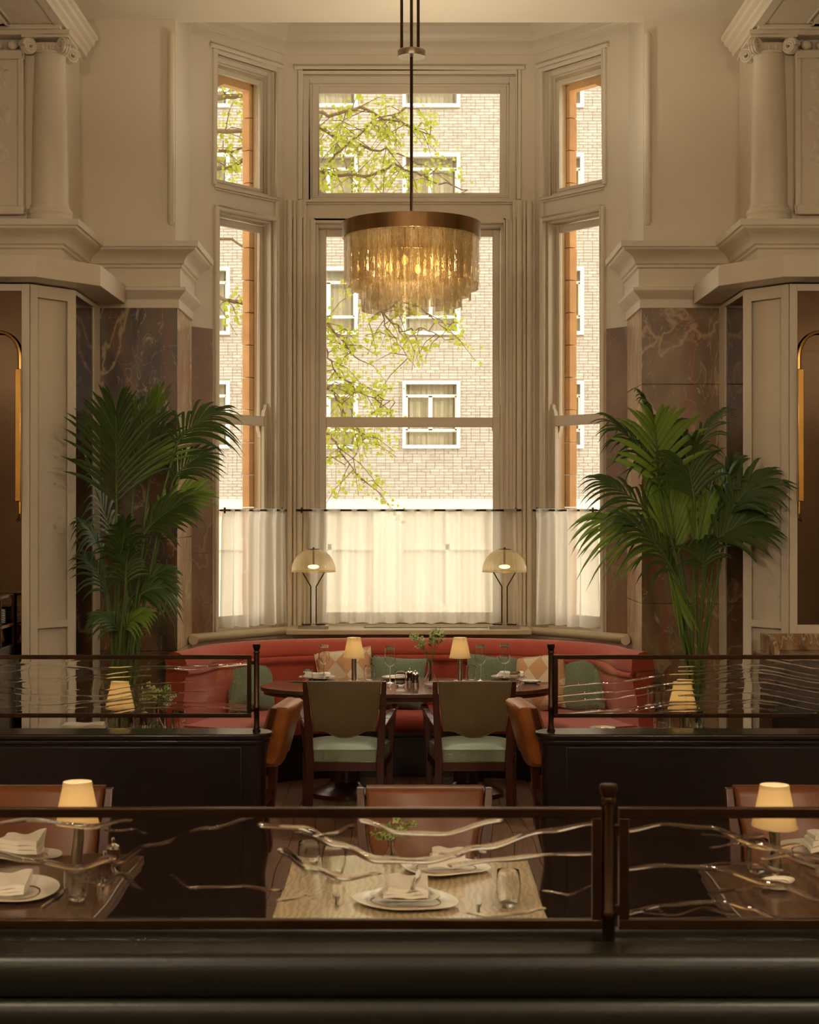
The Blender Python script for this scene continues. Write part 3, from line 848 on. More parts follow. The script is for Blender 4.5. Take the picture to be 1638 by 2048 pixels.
for li, lb in enumerate(limbs):
    big = li < 4 or li in (6, 12)
    pts = []
    for k in range(len(lb) - 1):
        for q in range(6):
            t = q / 6; pp = lb[k].lerp(lb[k + 1], t)
            pts.append(pp + Vector((rt.uniform(-.03, .03), rt.uniform(-.05, .05), rt.uniform(-.03, .03))))
    pts.append(lb[-1])
    r0 = 0.045 if big else 0.02
    MB().tube(pts, [r0 * (1 - 0.8 * k / len(pts)) for k in range(len(pts))], 6).obj('limb', 'bark', tree)
    tw = MB()
    for k, p in enumerate(pts):
        if rt.random() < 0.85 * dens[li]:
            d = Vector((rt.uniform(-1, 1), rt.uniform(-0.6, 0.6), rt.uniform(-1.0, 0.5)))
            ln = rt.uniform(0.3, 0.9)
            q = [p, p + d * ln * 0.5 + Vector((0, 0, 0.03)), p + d * ln + Vector((0, 0, -0.1))]
            tw.tube(q, [0.008, 0.006, 0.003], 4)
            for n in range(int(17 * dens[li]) + 3):
                t = rt.uniform(0.25, 1.05)
                leaf(p + d * ln * t + Vector((rt.gauss(0, .06), rt.gauss(0, .06), rt.gauss(0, .06))), rt.uniform(0.035, 0.085))
    if tw.v: tw.obj('twigs', 'bark', tree)
lo_ = raw_obj('leaves', lv, lf, 'leaf_lit', tree); lo_['kind'] = 'stuff'

# ------------------------------------------------------------------ curtains in the bay
def curtain(name, label, loc, rz, x0, x1, n_folds, seed, rodx):
    t = thing(name, label, 'curtain', loc, rz)
    rr = random.Random(seed)
    zt, zb = 1.960, 1.045
    ph = [rr.uniform(0, 6.28) for _ in range(4)]
    nx, nz = int((x1 - x0) / 0.006), 26
    vs, fs = [], []
    for j in range(nz + 1):
        v = j / nz
        for i in range(nx + 1):
            u = i / nx
            x = x0 + (x1 - x0) * u
            gather = 1 - min(1, v * 7)
            f = math.sin(u * n_folds * 6.283 + ph[0] + 0.8 * math.sin(u * 5 + ph[1])) + 0.35 * math.sin(u * n_folds * 2.3 * 6.283 + ph[2] + v * 0.6) + 0.7 * math.sin(u * n_folds * 0.41 * 6.283 + ph[3])
            amp = 0.018 + 0.016 * v
            y = f * amp + gather * 0.007 * math.sin(u * (x1 - x0) * 520)
            spread = 1 + 0.025 * v
            xm = (x0 + x1) / 2
            z = zt - (zt - zb) * v + (0.004 * math.sin(u * n_folds * 6.28 + 1) if j == nz else 0)
            vs.append((xm + (x - xm) * spread + 0.006 * v * math.sin(u * n_folds * 6.28 * 0.7 + ph[1]), -0.072 + y - 0.014 * max(0, 1 - v * 9), z))
    for j in range(nz):
        for i in range(nx):
            a = j * (nx + 1) + i
            fs.append((a, a + 1, a + nx + 2, a + nx + 1))
    cl = raw_obj('sheer_cloth', vs, fs, 'sheer', t, True)
    # hem band, a second thickness
    hv, hf = [], []
    n = nx + 1
    for i in range(n):
        a = vs[nz * n + i]; hv += [(a[0], a[1] - 0.003, a[2]), (a[0], a[1] - 0.003, a[2] + 0.022)]
    for i in range(n - 1):
        hf.append((2 * i, 2 * i + 2, 2 * i + 3, 2 * i + 1))
    raw_obj('hem', hv, hf, 'sheer', cl, True)
    MB().tube([(rodx[0], -0.072, 1.948), (rodx[1], -0.072, 1.948)], 0.0085, 10).obj('rod', 'bronze', t)
    for i, x in enumerate(rodx):
        s = 1 if i == 0 else -1
        xb_ = x + s * 0.045
        MB().box(xb_ - 0.006, xb_ + 0.006, -0.082, -0.002, 1.943, 1.953).box(xb_ - 0.006, xb_ + 0.006, -0.078, -0.066, 1.925, 1.97).obj('rod_bracket', 'bronze', t, bevel=0.002)
    return t
curtain('cafe_curtain', 'wide sheer cream cafe curtain across the central window', (-XB, DB, 0), 0, XB - 0.845, XB + 0.855, 11, 1, (XB - 0.91, XB + 0.895))
curtain('cafe_curtain', 'narrow sheer cafe curtain on the angled window beside the left palm', (-XP, DF, 0), ang, 0.268, 0.95, 5, 2, (0.25, 0.975))
curtain('cafe_curtain', 'narrow sheer cafe curtain on the angled window beside the right palm', (XB, DB, 0), -ang, SL - 0.95, SL - 0.285, 4, 3, (SL - 0.975, SL - 0.265))

# ------------------------------------------------------------------ curved red banquette
def sup(a, b, n, k, y0):
    pts = []
    for i in range(k + 1):
        th = math.pi * i / k
        c, s = math.cos(th), math.sin(th)
        pts.append((-a * math.copysign(abs(c) ** (2 / n), c), y0 + b * abs(s) ** (2 / n)))
    return pts
ban = thing('banquette', 'curved red upholstered banquette filling the window bay', 'banquette')
raw = sup(1.60, 1.24, 2.5, 160, 11.0)
path = [(math.copysign(1, x) * (abs(x) + (0.07 * max(0, (11.26 - y) / 0.26) ** 1.5)), y) for x, y in raw]
pth = [path[0]]
for p in path[1:]:
    if math.hypot(p[0] - pth[-1][0], p[1] - pth[-1][1]) > 0.035: pth.append(p)
if pth[-1] != path[-1]: pth[-1] = path[-1]
INW = 1
MB().sweep(pth, [(0.0, 0.10), (0.0, 0.86), (0.12, 0.86), (0.15, 0.84), (0.14, 0.70), (0.115, 0.55), (0.10, 0.45), (0.10, 0.10)], sign=1).obj('backrest', 'red_fabric', ban, angle=40)
MB().sweep(pth, [(0.02, 0.845), (-0.005, 0.865), (-0.015, 0.90), (-0.005, 0.94), (0.02, 0.965), (0.06, 0.978), (0.10, 0.970), (0.135, 0.945), (0.158, 0.91), (0.165, 0.88), (0.16, 0.86), (0.14, 0.845)], sign=1).obj('top_roll', 'red_fabric', ban, angle=60)
MB().sweep(pth, [(0.135, 0.80), (0.16, 0.805), (0.172, 0.83), (0.165, 0.855), (0.14, 0.862), (0.12, 0.83)], sign=1).obj('piped_roll', 'red_fabric', ban, angle=60)
MB().sweep(pth, [(0.10, 0.33), (0.10, 0.46), (0.14, 0.475), (0.52, 0.47), (0.57, 0.462), (0.60, 0.44), (0.61, 0.41), (0.605, 0.35), (0.59, 0.33)], sign=1).obj('seat', 'red_fabric', ban, angle=50)
MB().sweep(pth, [(0.10, 0.0), (0.10, 0.33), (0.575, 0.33), (0.575, 0.30), (0.555, 0.29), (0.555, 0.0)], sign=1).obj('plinth', 'dark_wood', ban)

# ------------------------------------------------------------------ cushions
def cushion(loc, rot, size, m, label, pom=True, group='scatter cushions on the banquette'):
    t = thing('cushion', label, 'cushion', loc, 0, group)
    t.rotation_euler = rot
    n = 18
    vs, fs = [], []
    for sgn in (-1, 1):
        o = len(vs)
        for j in range(n + 1):
            for i in range(n + 1):
                u, v = 2 * i / n - 1, 2 * j / n - 1
                k = (1 - abs(u) ** 2.6) * (1 - abs(v) ** 2.6)
                pin = 1 - 0.06 * (1 - abs(u) ** 2) * abs(v) ** 3 - 0.0
                pin2 = 1 - 0.06 * (1 - abs(v) ** 2) * abs(u) ** 3
                vs.append((u * size / 2 * pin2, sgn * 0.075 * max(k, 0) ** 0.55, v * size / 2 * pin))
        for j in range(n):
            for i in range(n):
                a = o + j * (n + 1) + i
                fs.append((a, a + 1, a + n + 2, a + n + 1))
    MB().add(vs, fs).obj('cover', m, t, angle=70)
    if pom:
        pm_ = MB()
        for k in range(13):
            u = (2 * k / 12 - 1) * size / 2
            e = size / 2 * (1 - 0.06 * (1 - (2 * u / size) ** 2))
            for a, b in ((u, e), (u, -e), (e, u), (-e, u)):
                pm_.ball((a, 0, b), 0.0075, 6, 4)
        pm_.obj('pompom_trim', 'pompom', t)
    else:
        e = size / 2 * 0.995
        c = []
        for k in range(41):
            th = k / 40 * 4
            s_, f_ = int(th) % 4, th - int(th)
            q = [(-1 + 2 * f_, -1), (1, -1 + 2 * f_), (1 - 2 * f_, 1), (-1, 1 - 2 * f_)][s_]
            px = q[0] * e * (1 - 0.06 * (1 - q[1] ** 2) * abs(q[0]) ** 3); pz = q[1] * e * (1 - 0.06 * (1 - q[0] ** 2) * abs(q[1]) ** 3)
            c.append((px, 0, pz))
        MB().tube(c, 0.005, 5).obj('piping', 'patterned_weave', t)
    return t
cushion((-1.17, 11.78, 0.665), (R(-18), R(8), R(42)), 0.43, 'green_boucle', 'green boucle cushion at the left end of the red banquette')
cushion((-0.475, 11.97, 0.70), (R(-20), R(-6), R(8)), 0.43, 'patterned_weave', 'peach and oatmeal patterned cushion behind the left table lamp', False)
cushion((-0.09, 11.93, 0.655), (R(-22), R(3), R(-4)), 0.42, 'green_boucle', 'green boucle cushion behind the pepper mills')
cushion((0.62, 11.93, 0.665), (R(-20), R(4), R(-6)), 0.42, 'green_boucle', 'green boucle cushion behind the right table lamp')
cushion((0.97, 11.83, 0.67), (R(-18), R(-9), R(-24)), 0.43, 'patterned_weave', 'peach patterned cushion leaning beside the right glass screen post', False)
cushion((1.27, 11.66, 0.68), (R(-16), R(-10), R(-48)), 0.43, 'green_boucle', 'green boucle cushion at the right end, seen through the rippled glass')

# ------------------------------------------------------------------ tables
def round_table(name, label, loc, a, b, z, m, group=None):
    t = thing(name, label, 'table', loc, 0, group)
    k = 64
    def ell(s): return [((a - s) * math.cos(2 * math.pi * i / k), (b - s) * math.sin(2 * math.pi * i / k)) for i in range(k)]
    MB().prism(ell(0), z - 0.03, z).obj('tabletop', m, t, bevel=0.006)
    MB().prism(ell(0.022), z - 0.055, z - 0.03).obj('apron', 'mahogany', t, bevel=0.006)
    return t
tab = round_table('dining_table', 'large oval wooden dining table in front of the red banquette', (-0.017, 10.95, 0), 1.005, 0.515, 0.75, 'walnut')
for sx in (-0.42, 0.42):
    MB().lathe([(0.0, 0.0), (0.24, 0.0), (0.24, 0.03), (0.20, 0.05), (0.13, 0.07), (0.105, 0.10), (0.085, 0.40), (0.08, 0.66), (0.11, 0.695), (0.0, 0.695)], 24, sx, 0).obj('pedestal', 'mahogany', tab)
def set_table(label, x0, x1, y0, y1, m):
    t = thing('dining_table', label, 'table', ((x0 + x1) / 2, (y0 + y1) / 2, 0), 0, 'front row tables')
    a, b = (x1 - x0) / 2, (y1 - y0) / 2
    MB().box(-a, a, -b, b, 0.715, 0.75).obj('tabletop', m, t, bevel=0.006)
    MB().box(-a + .012, a - .012, -b + .012, b - .012, 0.69, 0.715).obj('apron', 'mahogany', t)
    MB().lathe([(0, 0.03), (0.045, 0.03), (0.04, 0.6), (0.07, 0.69), (0, 0.69)], 16).obj('pedestal', 'dark_wood', t)
    MB().box(-0.25, 0.25, -0.03, 0.03, 0.0, 0.035).box(-0.03, 0.03, -0.25, 0.25, 0.0, 0.034).obj('foot', 'dark_wood', t, bevel=0.006)
    return t
set_table('ash table, paled by painted window sheen, in the middle of the front row', -0.405, 0.41, 4.36, 5.52, 'ash_table_lit')
set_table('ash table coloured darker for shade at the left of the front row, below the cream lamp', -1.75, -0.925, 4.40, 5.62, 'ash_table_shaded')
set_table('ash table coloured darker for shade at the right of the front row', 0.975, 1.80, 4.50, 5.42, 'ash_table_shaded')
t2 = []
for X, lab in ((-1.46, 'round wooden table behind the left glass screen'), (1.43, 'round wooden table behind the right glass screen')):
    t = round_table('dining_table', lab, (X, 8.38, 0), 0.50, 0.50, 0.75, 'walnut', 'round tables behind the screens')
    MB().lathe([(0, 0), (0.22, 0), (0.22, 0.03), (0.07, 0.08), (0.06, 0.6), (0.1, 0.695), (0, 0.695)], 20).obj('pedestal', 'mahogany', t)

# ------------------------------------------------------------------ chairs (front of the chair is local +y)
def make_chair(label, leather, loc, rz, group):
    t = thing('armchair', label, 'chair', loc, rz, group)
    for s in (-1, 1):
        m_ = MB()
        prof = [((0.232, -0.17, 0.0), 0.042, 0.042), ((0.220, -0.215, 0.36), 0.05, 0.05), ((0.226, -0.225, 0.50), 0.048, 0.046), ((0.238, -0.27, 0.70), 0.040, 0.036), ((0.247, -0.315, 0.882), 0.028, 0.03)]
        vs, fs = [], []
        for (p, wx, wy) in prof:
            for i, j in ((-1, -1), (1, -1), (1, 1), (-1, 1)):
                vs.append((s * p[0] + i * wx / 2, p[1] + j * wy / 2, p[2]))
        for k in range(len(prof) - 1):
            for i in range(4):
                fs.append((4 * k + i, 4 * k + (i + 1) % 4, 4 * k + 4 + (i + 1) % 4, 4 * k + 4 + i))
        fs += [(0, 1, 2, 3), tuple(4 * len(prof) - 4 + i for i in range(4))]
        m_.add(vs, fs).obj('back_leg', 'mahogany', t, bevel=0.004)
        # front leg runs up into the arm post
        MB().beam((s * 0.275, 0.23, 0), (s * 0.275, 0.235, 0.36), 0.045, 0.045).beam((s * 0.275, 0.235, 0.36), (s * 0.30, 0.20, 0.655), 0.04, 0.036).obj('front_leg', 'mahogany', t, bevel=0.005)
        a_ = MB()
        ap = [(s * 0.236, -0.235, 0.585), (s * 0.262, -0.10, 0.61), (s * 0.295, 0.08, 0.645), (s * 0.310, 0.235, 0.662)]
        for k in range(3):
            a_.bar(ap[k], ap[k + 1], 0.044, 0.03)
        a_.obj('arm', 'mahogany', t, bevel=0.006)
        MB().bar((s * 0.225, -0.20, 0.335), (s * 0.275, 0.23, 0.335), 0.03, 0.06).obj('side_rail', 'mahogany', t, bevel=0.003)
    MB().bar((-0.21, -0.205, 0.335), (0.21, -0.205, 0.335), 0.03, 0.06).obj('rear_rail', 'mahogany', t, bevel=0.003)
    MB().bar((-0.27, 0.235, 0.335), (0.27, 0.235, 0.335), 0.03, 0.06).obj('front_rail', 'mahogany', t, bevel=0.003)
    # domed seat with a boxed side
    n = 16; vs, fs = [], []
    def sp(u, v, z):
        hw = 0.198 + (0.285 - 0.198) * (v + 1) / 2 if v < 0.6 else 0.285
        return (u * min(hw, 0.275), -0.195 + (v + 1) / 2 * 0.475, z)
    for j in range(n + 1):
        for i in range(n + 1):
            u, v = 2 * i / n - 1, 2 * j / n - 1
            k = (1 - abs(u) ** 3) * (1 - abs(v) ** 3)
            vs.append(sp(u, v, 0.435 + 0.045 * k ** 0.7))
    for j in range(n):
        for i in range(n):
            a = j * (n + 1) + i; fs.append((a, a + 1, a + n + 2, a + n + 1))
    o = len(vs)
    edge = [i for i in range(n + 1)] + [j * (n + 1) + n for j in range(1, n + 1)] + [n * (n + 1) + i for i in range(n - 1, -1, -1)] + [j * (n + 1) for j in range(n - 1, 0, -1)]
    for e in edge:
        x, y, z = vs[e]; vs.append((x, y, 0.362))
    for k in range(len(edge)):
        k2 = (k + 1) % len(edge); fs.append((edge[k], edge[k2], o + k2, o + k))
    fs.append(tuple(o + k for k in range(len(edge))))
    sobj = MB().add(vs, fs).obj('seat', leather, t, angle=50)
    ring = [vs[e] for e in edge] + [vs[edge[0]]]
    MB().tube(ring, 0.004, 5, False).obj('seat_piping', leather, sobj)
    # backrest pad: tapered, scalloped lower edge, gently raked
    half = [(0.0, 0.522), (0.04, 0.526), (0.08, 0.540), (0.11, 0.556), (0.14, 0.566), (0.17, 0.568), (0.192, 0.566), (0.20, 0.62), (0.216, 0.76), (0.226, 0.868), (0.224, 0.883)]
    poly = half + [(-x, z) for x, z in half[:0:-1]] if False else half + [(-x, z) for x, z in reversed(half[1:])]
    def yb(z, d): return -0.225 - 0.095 * max(0, (z - 0.5) / 0.38) ** 1.3 + d
    k = len(poly); vs = []
    fat = leather == 'tan_leather'
    layers = ((-0.088, 0.045), (-0.078, 0.020), (-0.056, 0.004), (0.020, 0.0), (0.036, 0.018)) if fat else ((-0.036, 0.010), (-0.028, 0.0), (0.020, 0.0), (0.036, 0.018))
    for d, ins in layers:
        for x, z in poly:
            zz = z + (0.012 if z < 0.6 else -0.012) * (ins / 0.018)
            vs.append((x * (1 - ins * 4), yb(zz, d), zz))
    nl = len(layers)
    fs = [tuple(range(k)), tuple(range((nl - 1) * k, nl * k))]
    for q in range(nl - 1):
        for i in range(k): fs.append((q * k + i, q * k + (i + 1) % k, (q + 1) * k + (i + 1) % k, (q + 1) * k + i))
    bl_ = 'green_leather_shaded' if leather == 'green_leather' else leather
    bo_ = MB().add(vs, fs).obj('backrest', bl_, t, angle=50)
    if fat: return t
    MB().tube([(x * 1.0, yb(z, -0.034), z) for x, z in poly] + [(poly[0][0], yb(poly[0][1], -0.034), poly[0][1])], 0.0035, 5, False).obj('back_piping', bl_, bo_)
    return t
g0 = make_chair('green leather armchair at the oval table, nearer the left glass screen', 'green_leather', (-0.405, 10.29, 0), 0, 'green armchairs at the oval table')
dup(g0, (0.405, 10.29, 0), 0, 'green leather armchair at the oval table, nearer the right glass screen')
c0 = make_chair('tan leather armchair seen side-on past the end of the left partition', 'tan_leather', (-1.02, 8.92, 0), R(84), 'tan chairs beside the partitions')
dup(c0, (0.96, 8.92, 0), R(-84), 'tan leather armchair seen side-on past the end of the right partition')
b0 = make_chair('brown leather armchair facing the viewer behind the middle front table', 'brown_leather', (0.058, 5.84, 0), R(180), 'brown chairs of the front row')
dup(b0, (-1.40, 5.84, 0), R(180), 'brown leather armchair behind the cream lamp on the left')
dup(b0, (1.475, 5.84, 0), R(180), 'brown leather armchair behind the cream lamp on the right')

# ------------------------------------------------------------------ partitions with rippled glass
def ripple(name, x0, x1, z0, z1, y, parent, seed, ridges, base=0.0006, step=(0.0055, 0.0011)):
    """cast glass sheet: back face flat, front face carrying real ridges"""
    rr = random.Random(seed)
    nx, nz = max(20, int((x1 - x0) / step[0])), max(20, int((z1 - z0) / step[1]))
    ph = [rr.uniform(0, 6.28) for _ in range(8)]
    vs, fs = [], []
    for j in range(nz + 1):
        z = z0 + (z1 - z0) * j / nz
        for i in range(nx + 1):
            x = x0 + (x1 - x0) * i / nx
            h = base * (math.sin(x * 9 + ph[0] + 2 * math.sin(z * 14 + ph[1])) + math.sin(z * 55 + ph[2] + 1.5 * math.sin(x * 7 + ph[3])) * 0.8 + 0.5 * math.sin(x * 31 + z * 40 + ph[4]))
            for pts, wd, am in ridges:
                if x < pts[0][0] or x > pts[-1][0]: continue
                for k in range(len(pts) - 1):
                    if x <= pts[k + 1][0]: break
                t = (x - pts[k][0]) / (pts[k + 1][0] - pts[k][0] + 1e-9); t = t * t * (3 - 2 * t)
                zc_ = pts[k][1] + (pts[k + 1][1] - pts[k][1]) * t + 0.0005 * math.sin(x * 60 + pts[0][1] * 50)
                d = (z - zc_) / (wd * (0.75 + 0.5 * math.sin(x * 23 + pts[0][1] * 80) ** 2))
                if abs(d) < 3: h += am * math.exp(-d * d)
            vs.append((x, y - 0.003 - h, z))
    n = len(vs)
    for j in range(nz):
        for i in range(nx):
            a = j * (nx + 1) + i; fs.append((a, a + 1, a + nx + 2, a + nx + 1))
    vs += [(x0, y + 0.003, z0), (x1, y + 0.003, z0), (x1, y + 0.003, z1), (x0, y + 0.003, z1)]
    fs.append((n, n + 3, n + 2, n + 1))
    bot = list(range(nx + 1)); top = [nz * (nx + 1) + i for i in range(nx + 1)]
    fs.append(tuple(reversed(bot)) + (n, n + 1)); fs.append(tuple(top) + (n + 2, n + 3))
    lft = [j * (nx + 1) for j in range(nz + 1)]; rgt = [j * (nx + 1) + nx for j in range(nz + 1)]
    fs.append(tuple(lft) + (n + 3, n)); fs.append(tuple(reversed(rgt)) + (n + 1, n + 2))
    o = raw_obj(name, vs, fs, 'rippled_glass', parent, True)
    for p in o.data.polygons:
        if p.index >= nx * nz: p.use_smooth = False
    return o

def post(parent, x, y, z0, z1, r):
    MB().lathe([(0, z0), (r * 1.5, z0), (r * 1.5, z0 + 0.008), (r * 1.15, z0 + 0.014), (r * 1.15, z0 + 0.022), (r, z0 + 0.03), (r, z0 + 0.10), (r * 1.2, z0 + 0.105), (r * 1.2, z0 + 0.118), (r, z0 + 0.123),
                (r, z1 - 0.045), (r * 1.2, z1 - 0.042), (r * 1.2, z1 - 0.034), (r, z1 - 0.03), (r * 1.45, z1 - 0.012), (r * 1.45, z1 - 0.003), (r * 1.2, z1), (0, z1)], 20, x, y).obj('post', 'bronze', parent)

def screen(parent, x0, x1, y, z0, z1, th, seed, ridges, posts, base=0.0001):
    MB().box(x0, x1, y - th / 2, y + th / 2, z1 - th, z1).obj('top_rail', 'bronze', parent, bevel=0.002)
    MB().box(x0, x1, y - th / 2, y + th / 2, z0, z0 + th).obj('bottom_rail', 'bronze', parent, bevel=0.002)
    MB().box(x0, x0 + th, y - th / 2, y + th / 2, z0 + th, z1 - th).obj('end_rail', 'bronze', parent, bevel=0.002)
    MB().box(x1 - th, x1, y - th / 2, y + th / 2, z0 + th, z1 - th).obj('end_rail', 'bronze', parent, bevel=0.002)
    ripple('rippled_pane', x0 + th * 0.8, x1 - th * 0.8, z0 + th * 0.8, z1 - th * 0.8, y, parent, seed, ridges, base)

MY = 7.44
LZ = 0.92
for s, lab, xe, xpost, xs0, xs1, seed in ((-1, 'left', -0.637, -0.711, -2.6, -0.735, 31), (1, 'right', 0.584, 0.658, 0.67, 2.6, 47)):
    t = thing('partition', 'dark wood partition with rounded ledge and rippled glass screen, %s of the aisle' % lab, 'partition')
    xi, xo = xe, s * 2.75
    k = 10
    def stad(inset, y0, y1):
        r = (y1 - y0) / 2; c = xi + s * (r + inset); ym = (y0 + y1) / 2; rr_ = r
        return [(c - s * rr_ * math.cos(q * math.pi / k - math.pi / 2), ym + rr_ * math.sin(q * math.pi / k - math.pi / 2)) for q in range(k + 1)] + [(xo, y1), (xo, y0)]
    MB().prism(stad(0.0, MY - 0.10, MY + 0.12), LZ - 0.028, LZ).obj('ledge', 'dark_wood', t, bevel=0.008)
    MB().prism(stad(0.012, MY - 0.088, MY + 0.108), LZ - 0.05, LZ - 0.028).obj('ledge_moulding', 'dark_wood', t, bevel=0.006)
    MB().prism(stad(0.03, MY - 0.07, MY + 0.09), 0.0, LZ - 0.05).obj('body', 'dark_wood', t)
    MB().box(*sorted((xi + s * 0.135, xo)), MY - 0.082, MY - 0.07, 0.1, LZ - 0.06).obj('front_panel', 'dark_wood', t, bevel=0.004)
    # seat on the far side facing the window
    MB().box(*sorted((xi + s * 0.13, xo)), MY + 0.09, MY + 0.17, 0.45, LZ - 0.06).obj('far_backrest', 'dark_green_leather', t, bevel=0.02)
    MB().box(*sorted((xi + s * 0.13, xo)), MY + 0.09, MY + 0.42, 0.30, 0.47).obj('far_seat', 'dark_green_leather', t, bevel=0.03)
    MB().box(*sorted((xi + s * 0.15, xo)), MY + 0.09, MY + 0.40, 0.0, 0.30).obj('far_plinth', 'dark_wood', t)
    rr = random.Random(seed)
    ridges = []
    for q in range(11):
        z = 1.01 + 0.25 * (q + rr.uniform(-0.4, 0.4)) / 11
        if s > 0:
            pts = [(0.6, z - 0.05), (0.9, z - 0.03), (1.25, z + 0.01), (1.6, z + 0.02), (1.95, z - 0.03), (2.2, z - 0.05), (2.7, z + 0.0)]
        else:
            ph_ = rr.uniform(0, 6)
            pts = [(-2.7 + 0.25 * k_, z + 0.014 * math.sin(k_ * 1.1 + ph_) + (0.02 if k_ > 5 else 0)) for k_ in range(9)]
        a = rr.randint(0, 2) if s > 0 else rr.randint(0, 4); b = len(pts) - rr.randint(0, 2)
        ridges.append((pts[a:max(b, a + 2)], rr.uniform(0.0018, 0.0030), rr.uniform(0.0005, 0.0016)))
    screen(t, xs0, xs1, MY, 0.985, 1.276, 0.0195, seed, ridges, None, 0.00016)
    post(t, xpost, MY, LZ, 1.327, 0.0125)
    for zz in (1.02, 1.24):
        MB().box(*sorted((xpost, xs1 if s < 0 else xs0)), MY - 0.004, MY + 0.004, zz - 0.008, zz + 0.008).obj('lug', 'bronze', t)

# nearest partition: paired green leather bench backs with the big rippled screens between them
NY = 3.72
nb = thing('banquette', 'dark green leather bench with bronze framed rippled glass screens, nearest the viewer', 'banquette')
def hroll(y, z0, z1, r, name, sgn=-1):
    """horizontally rolled upholstery, bulging towards -y"""
    n = 12; vs, fs = [], []
    sec = [(y + 0.09, z0), (y, z0)] + [(y + sgn * r * math.sin(math.pi * q / n) ** 0.7, z0 + (z1 - z0) * (1 - math.cos(math.pi * q / n)) / 2) for q in range(1, n)] + [(y, z1), (y + 0.09, z1)]
    k = len(sec)
    for x in (-1.7, 1.7):
        for a, b in sec: vs.append((x, a, b))
    for i in range(k): fs.append((i, (i + 1) % k, k + (i + 1) % k, k + i))
    fs += [tuple(range(k)), tuple(range(k, 2 * k))]
    MB().add(vs, fs).obj(name, 'dark_green_leather', nb, angle=50)
MB().box(-1.7, 1.7, NY - 0.07, NY + 0.07, 0.0, 0.90).obj('core', 'dark_wood', nb)
hroll(NY - 0.16, 0.868, 0.965, 0.03, 'back_roll')
hroll(NY - 0.17, 0.775, 0.868, 0.03, 'back_roll')
hroll(NY - 0.18, 0.66, 0.775, 0.03, 'back_roll')
hroll(NY - 0.19, 0.52, 0.66, 0.03, 'back_roll')
MB().box(-1.7, 1.7, NY - 0.6, NY - 0.16, 0.3, 0.48).obj('seat', 'dark_green_leather', nb, bevel=0.03)
MB().box(-1.7, 1.7, NY - 0.55, NY - 0.16, 0.0, 0.3).obj('plinth', 'dark_wood', nb)
MB().box(-1.7, 1.7, NY + 0.07, NY + 0.17, 0.50, 0.945).obj('far_backrest', 'dark_green_leather', nb, bevel=0.03)
MB().box(-1.7, 1.7, NY + 0.07, NY + 0.50, 0.30, 0.48).obj('far_seat', 'dark_green_leather', nb, bevel=0.03)
MB().box(-1.7, 1.7, NY + 0.07, NY + 0.45, 0.0, 0.30).obj('far_plinth', 'dark_wood', nb)
def nx_(x): return (x - CX) * NY / F
def nz_(y): return EYE - (y - CY) * NY / F
def rg(pts, wd, am): return ([(nx_(x), nz_(y)) for x, y in pts], wd * 0.5, am * 0.9)
rl = [rg([(230, 1725), (300, 1690), (420, 1655), (520, 1632)], 0.0035, 0.0022),
      rg([(520, 1650), (600, 1655), (680, 1690), (760, 1720), (850, 1722), (960, 1695), (1100, 1660), (1195, 1645)], 0.006, 0.004),
      rg([(720, 1640), (800, 1665), (880, 1668), (1000, 1640)], 0.0045, 0.003),
      rg([(340, 1750), (380, 1775), (480, 1772), (560, 1780)], 0.003, 0.0016),
      rg([(-40, 1700), (60, 1720), (160, 1735), (230, 1715)], 0.0045, 0.003),
      rg([(-40, 1650), (60, 1640), (180, 1652), (260, 1640)], 0.004, 0.002),
      rg([(900, 1730), (1000, 1718), (1100, 1708), (1195, 1706)], 0.004, 0.0026),
      rg([(560, 1700), (620, 1735), (690, 1755), (760, 1745)], 0.006, 0.003)]
rx = random.Random(77)
for lst, xa, xb in ((rl, 0, 1195), (rr_l_ := [], 1245, 1700)):
    for q in range(7):
        x = rx.uniform(xa, xb - 90); y = rx.uniform(1645, 1830); ln = rx.uniform(50, 190)
        lst.append(rg([(x, y), (x + ln * .35, y + rx.uniform(-10, 10)), (x + ln * .7, y + rx.uniform(-14, 14)), (x + ln, y + rx.uniform(-16, 16))], rx.uniform(0.002, 0.005), rx.uniform(0.0006, 0.0018)))
screen(nb, -1.65, nx_(1203), NY, nz_(1857), nz_(1615), 0.0225, 5, rl, None, 0.00022)
rr_l = [rg([(1240, 1662), (1330, 1648), (1420, 1655), (1520, 1690), (1640, 1725), (1700, 1730)], 0.0045, 0.003),
        rg([(1240, 1738), (1330, 1730), (1420, 1735), (1540, 1765), (1640, 1795), (1700, 1810)], 0.0045, 0.003),
        rg([(1240, 1828), (1330, 1810), (1440, 1802), (1500, 1815), (1560, 1836)], 0.0045, 0.003)]
rr_l += rr_l_
screen(nb, nx_(1237), 1.65, NY, nz_(1857), nz_(1615), 0.0235, 9, rr_l, None, 0.00022)
post(nb, nx_(1217), NY, 0.90, nz_(1568), 0.0145)
for zz in (nz_(1660), nz_(1820)):
    MB().box(nx_(1200), nx_(1240), NY - 0.005, NY + 0.005, zz - 0.012, zz + 0.012).obj('lug', 'bronze', nb)

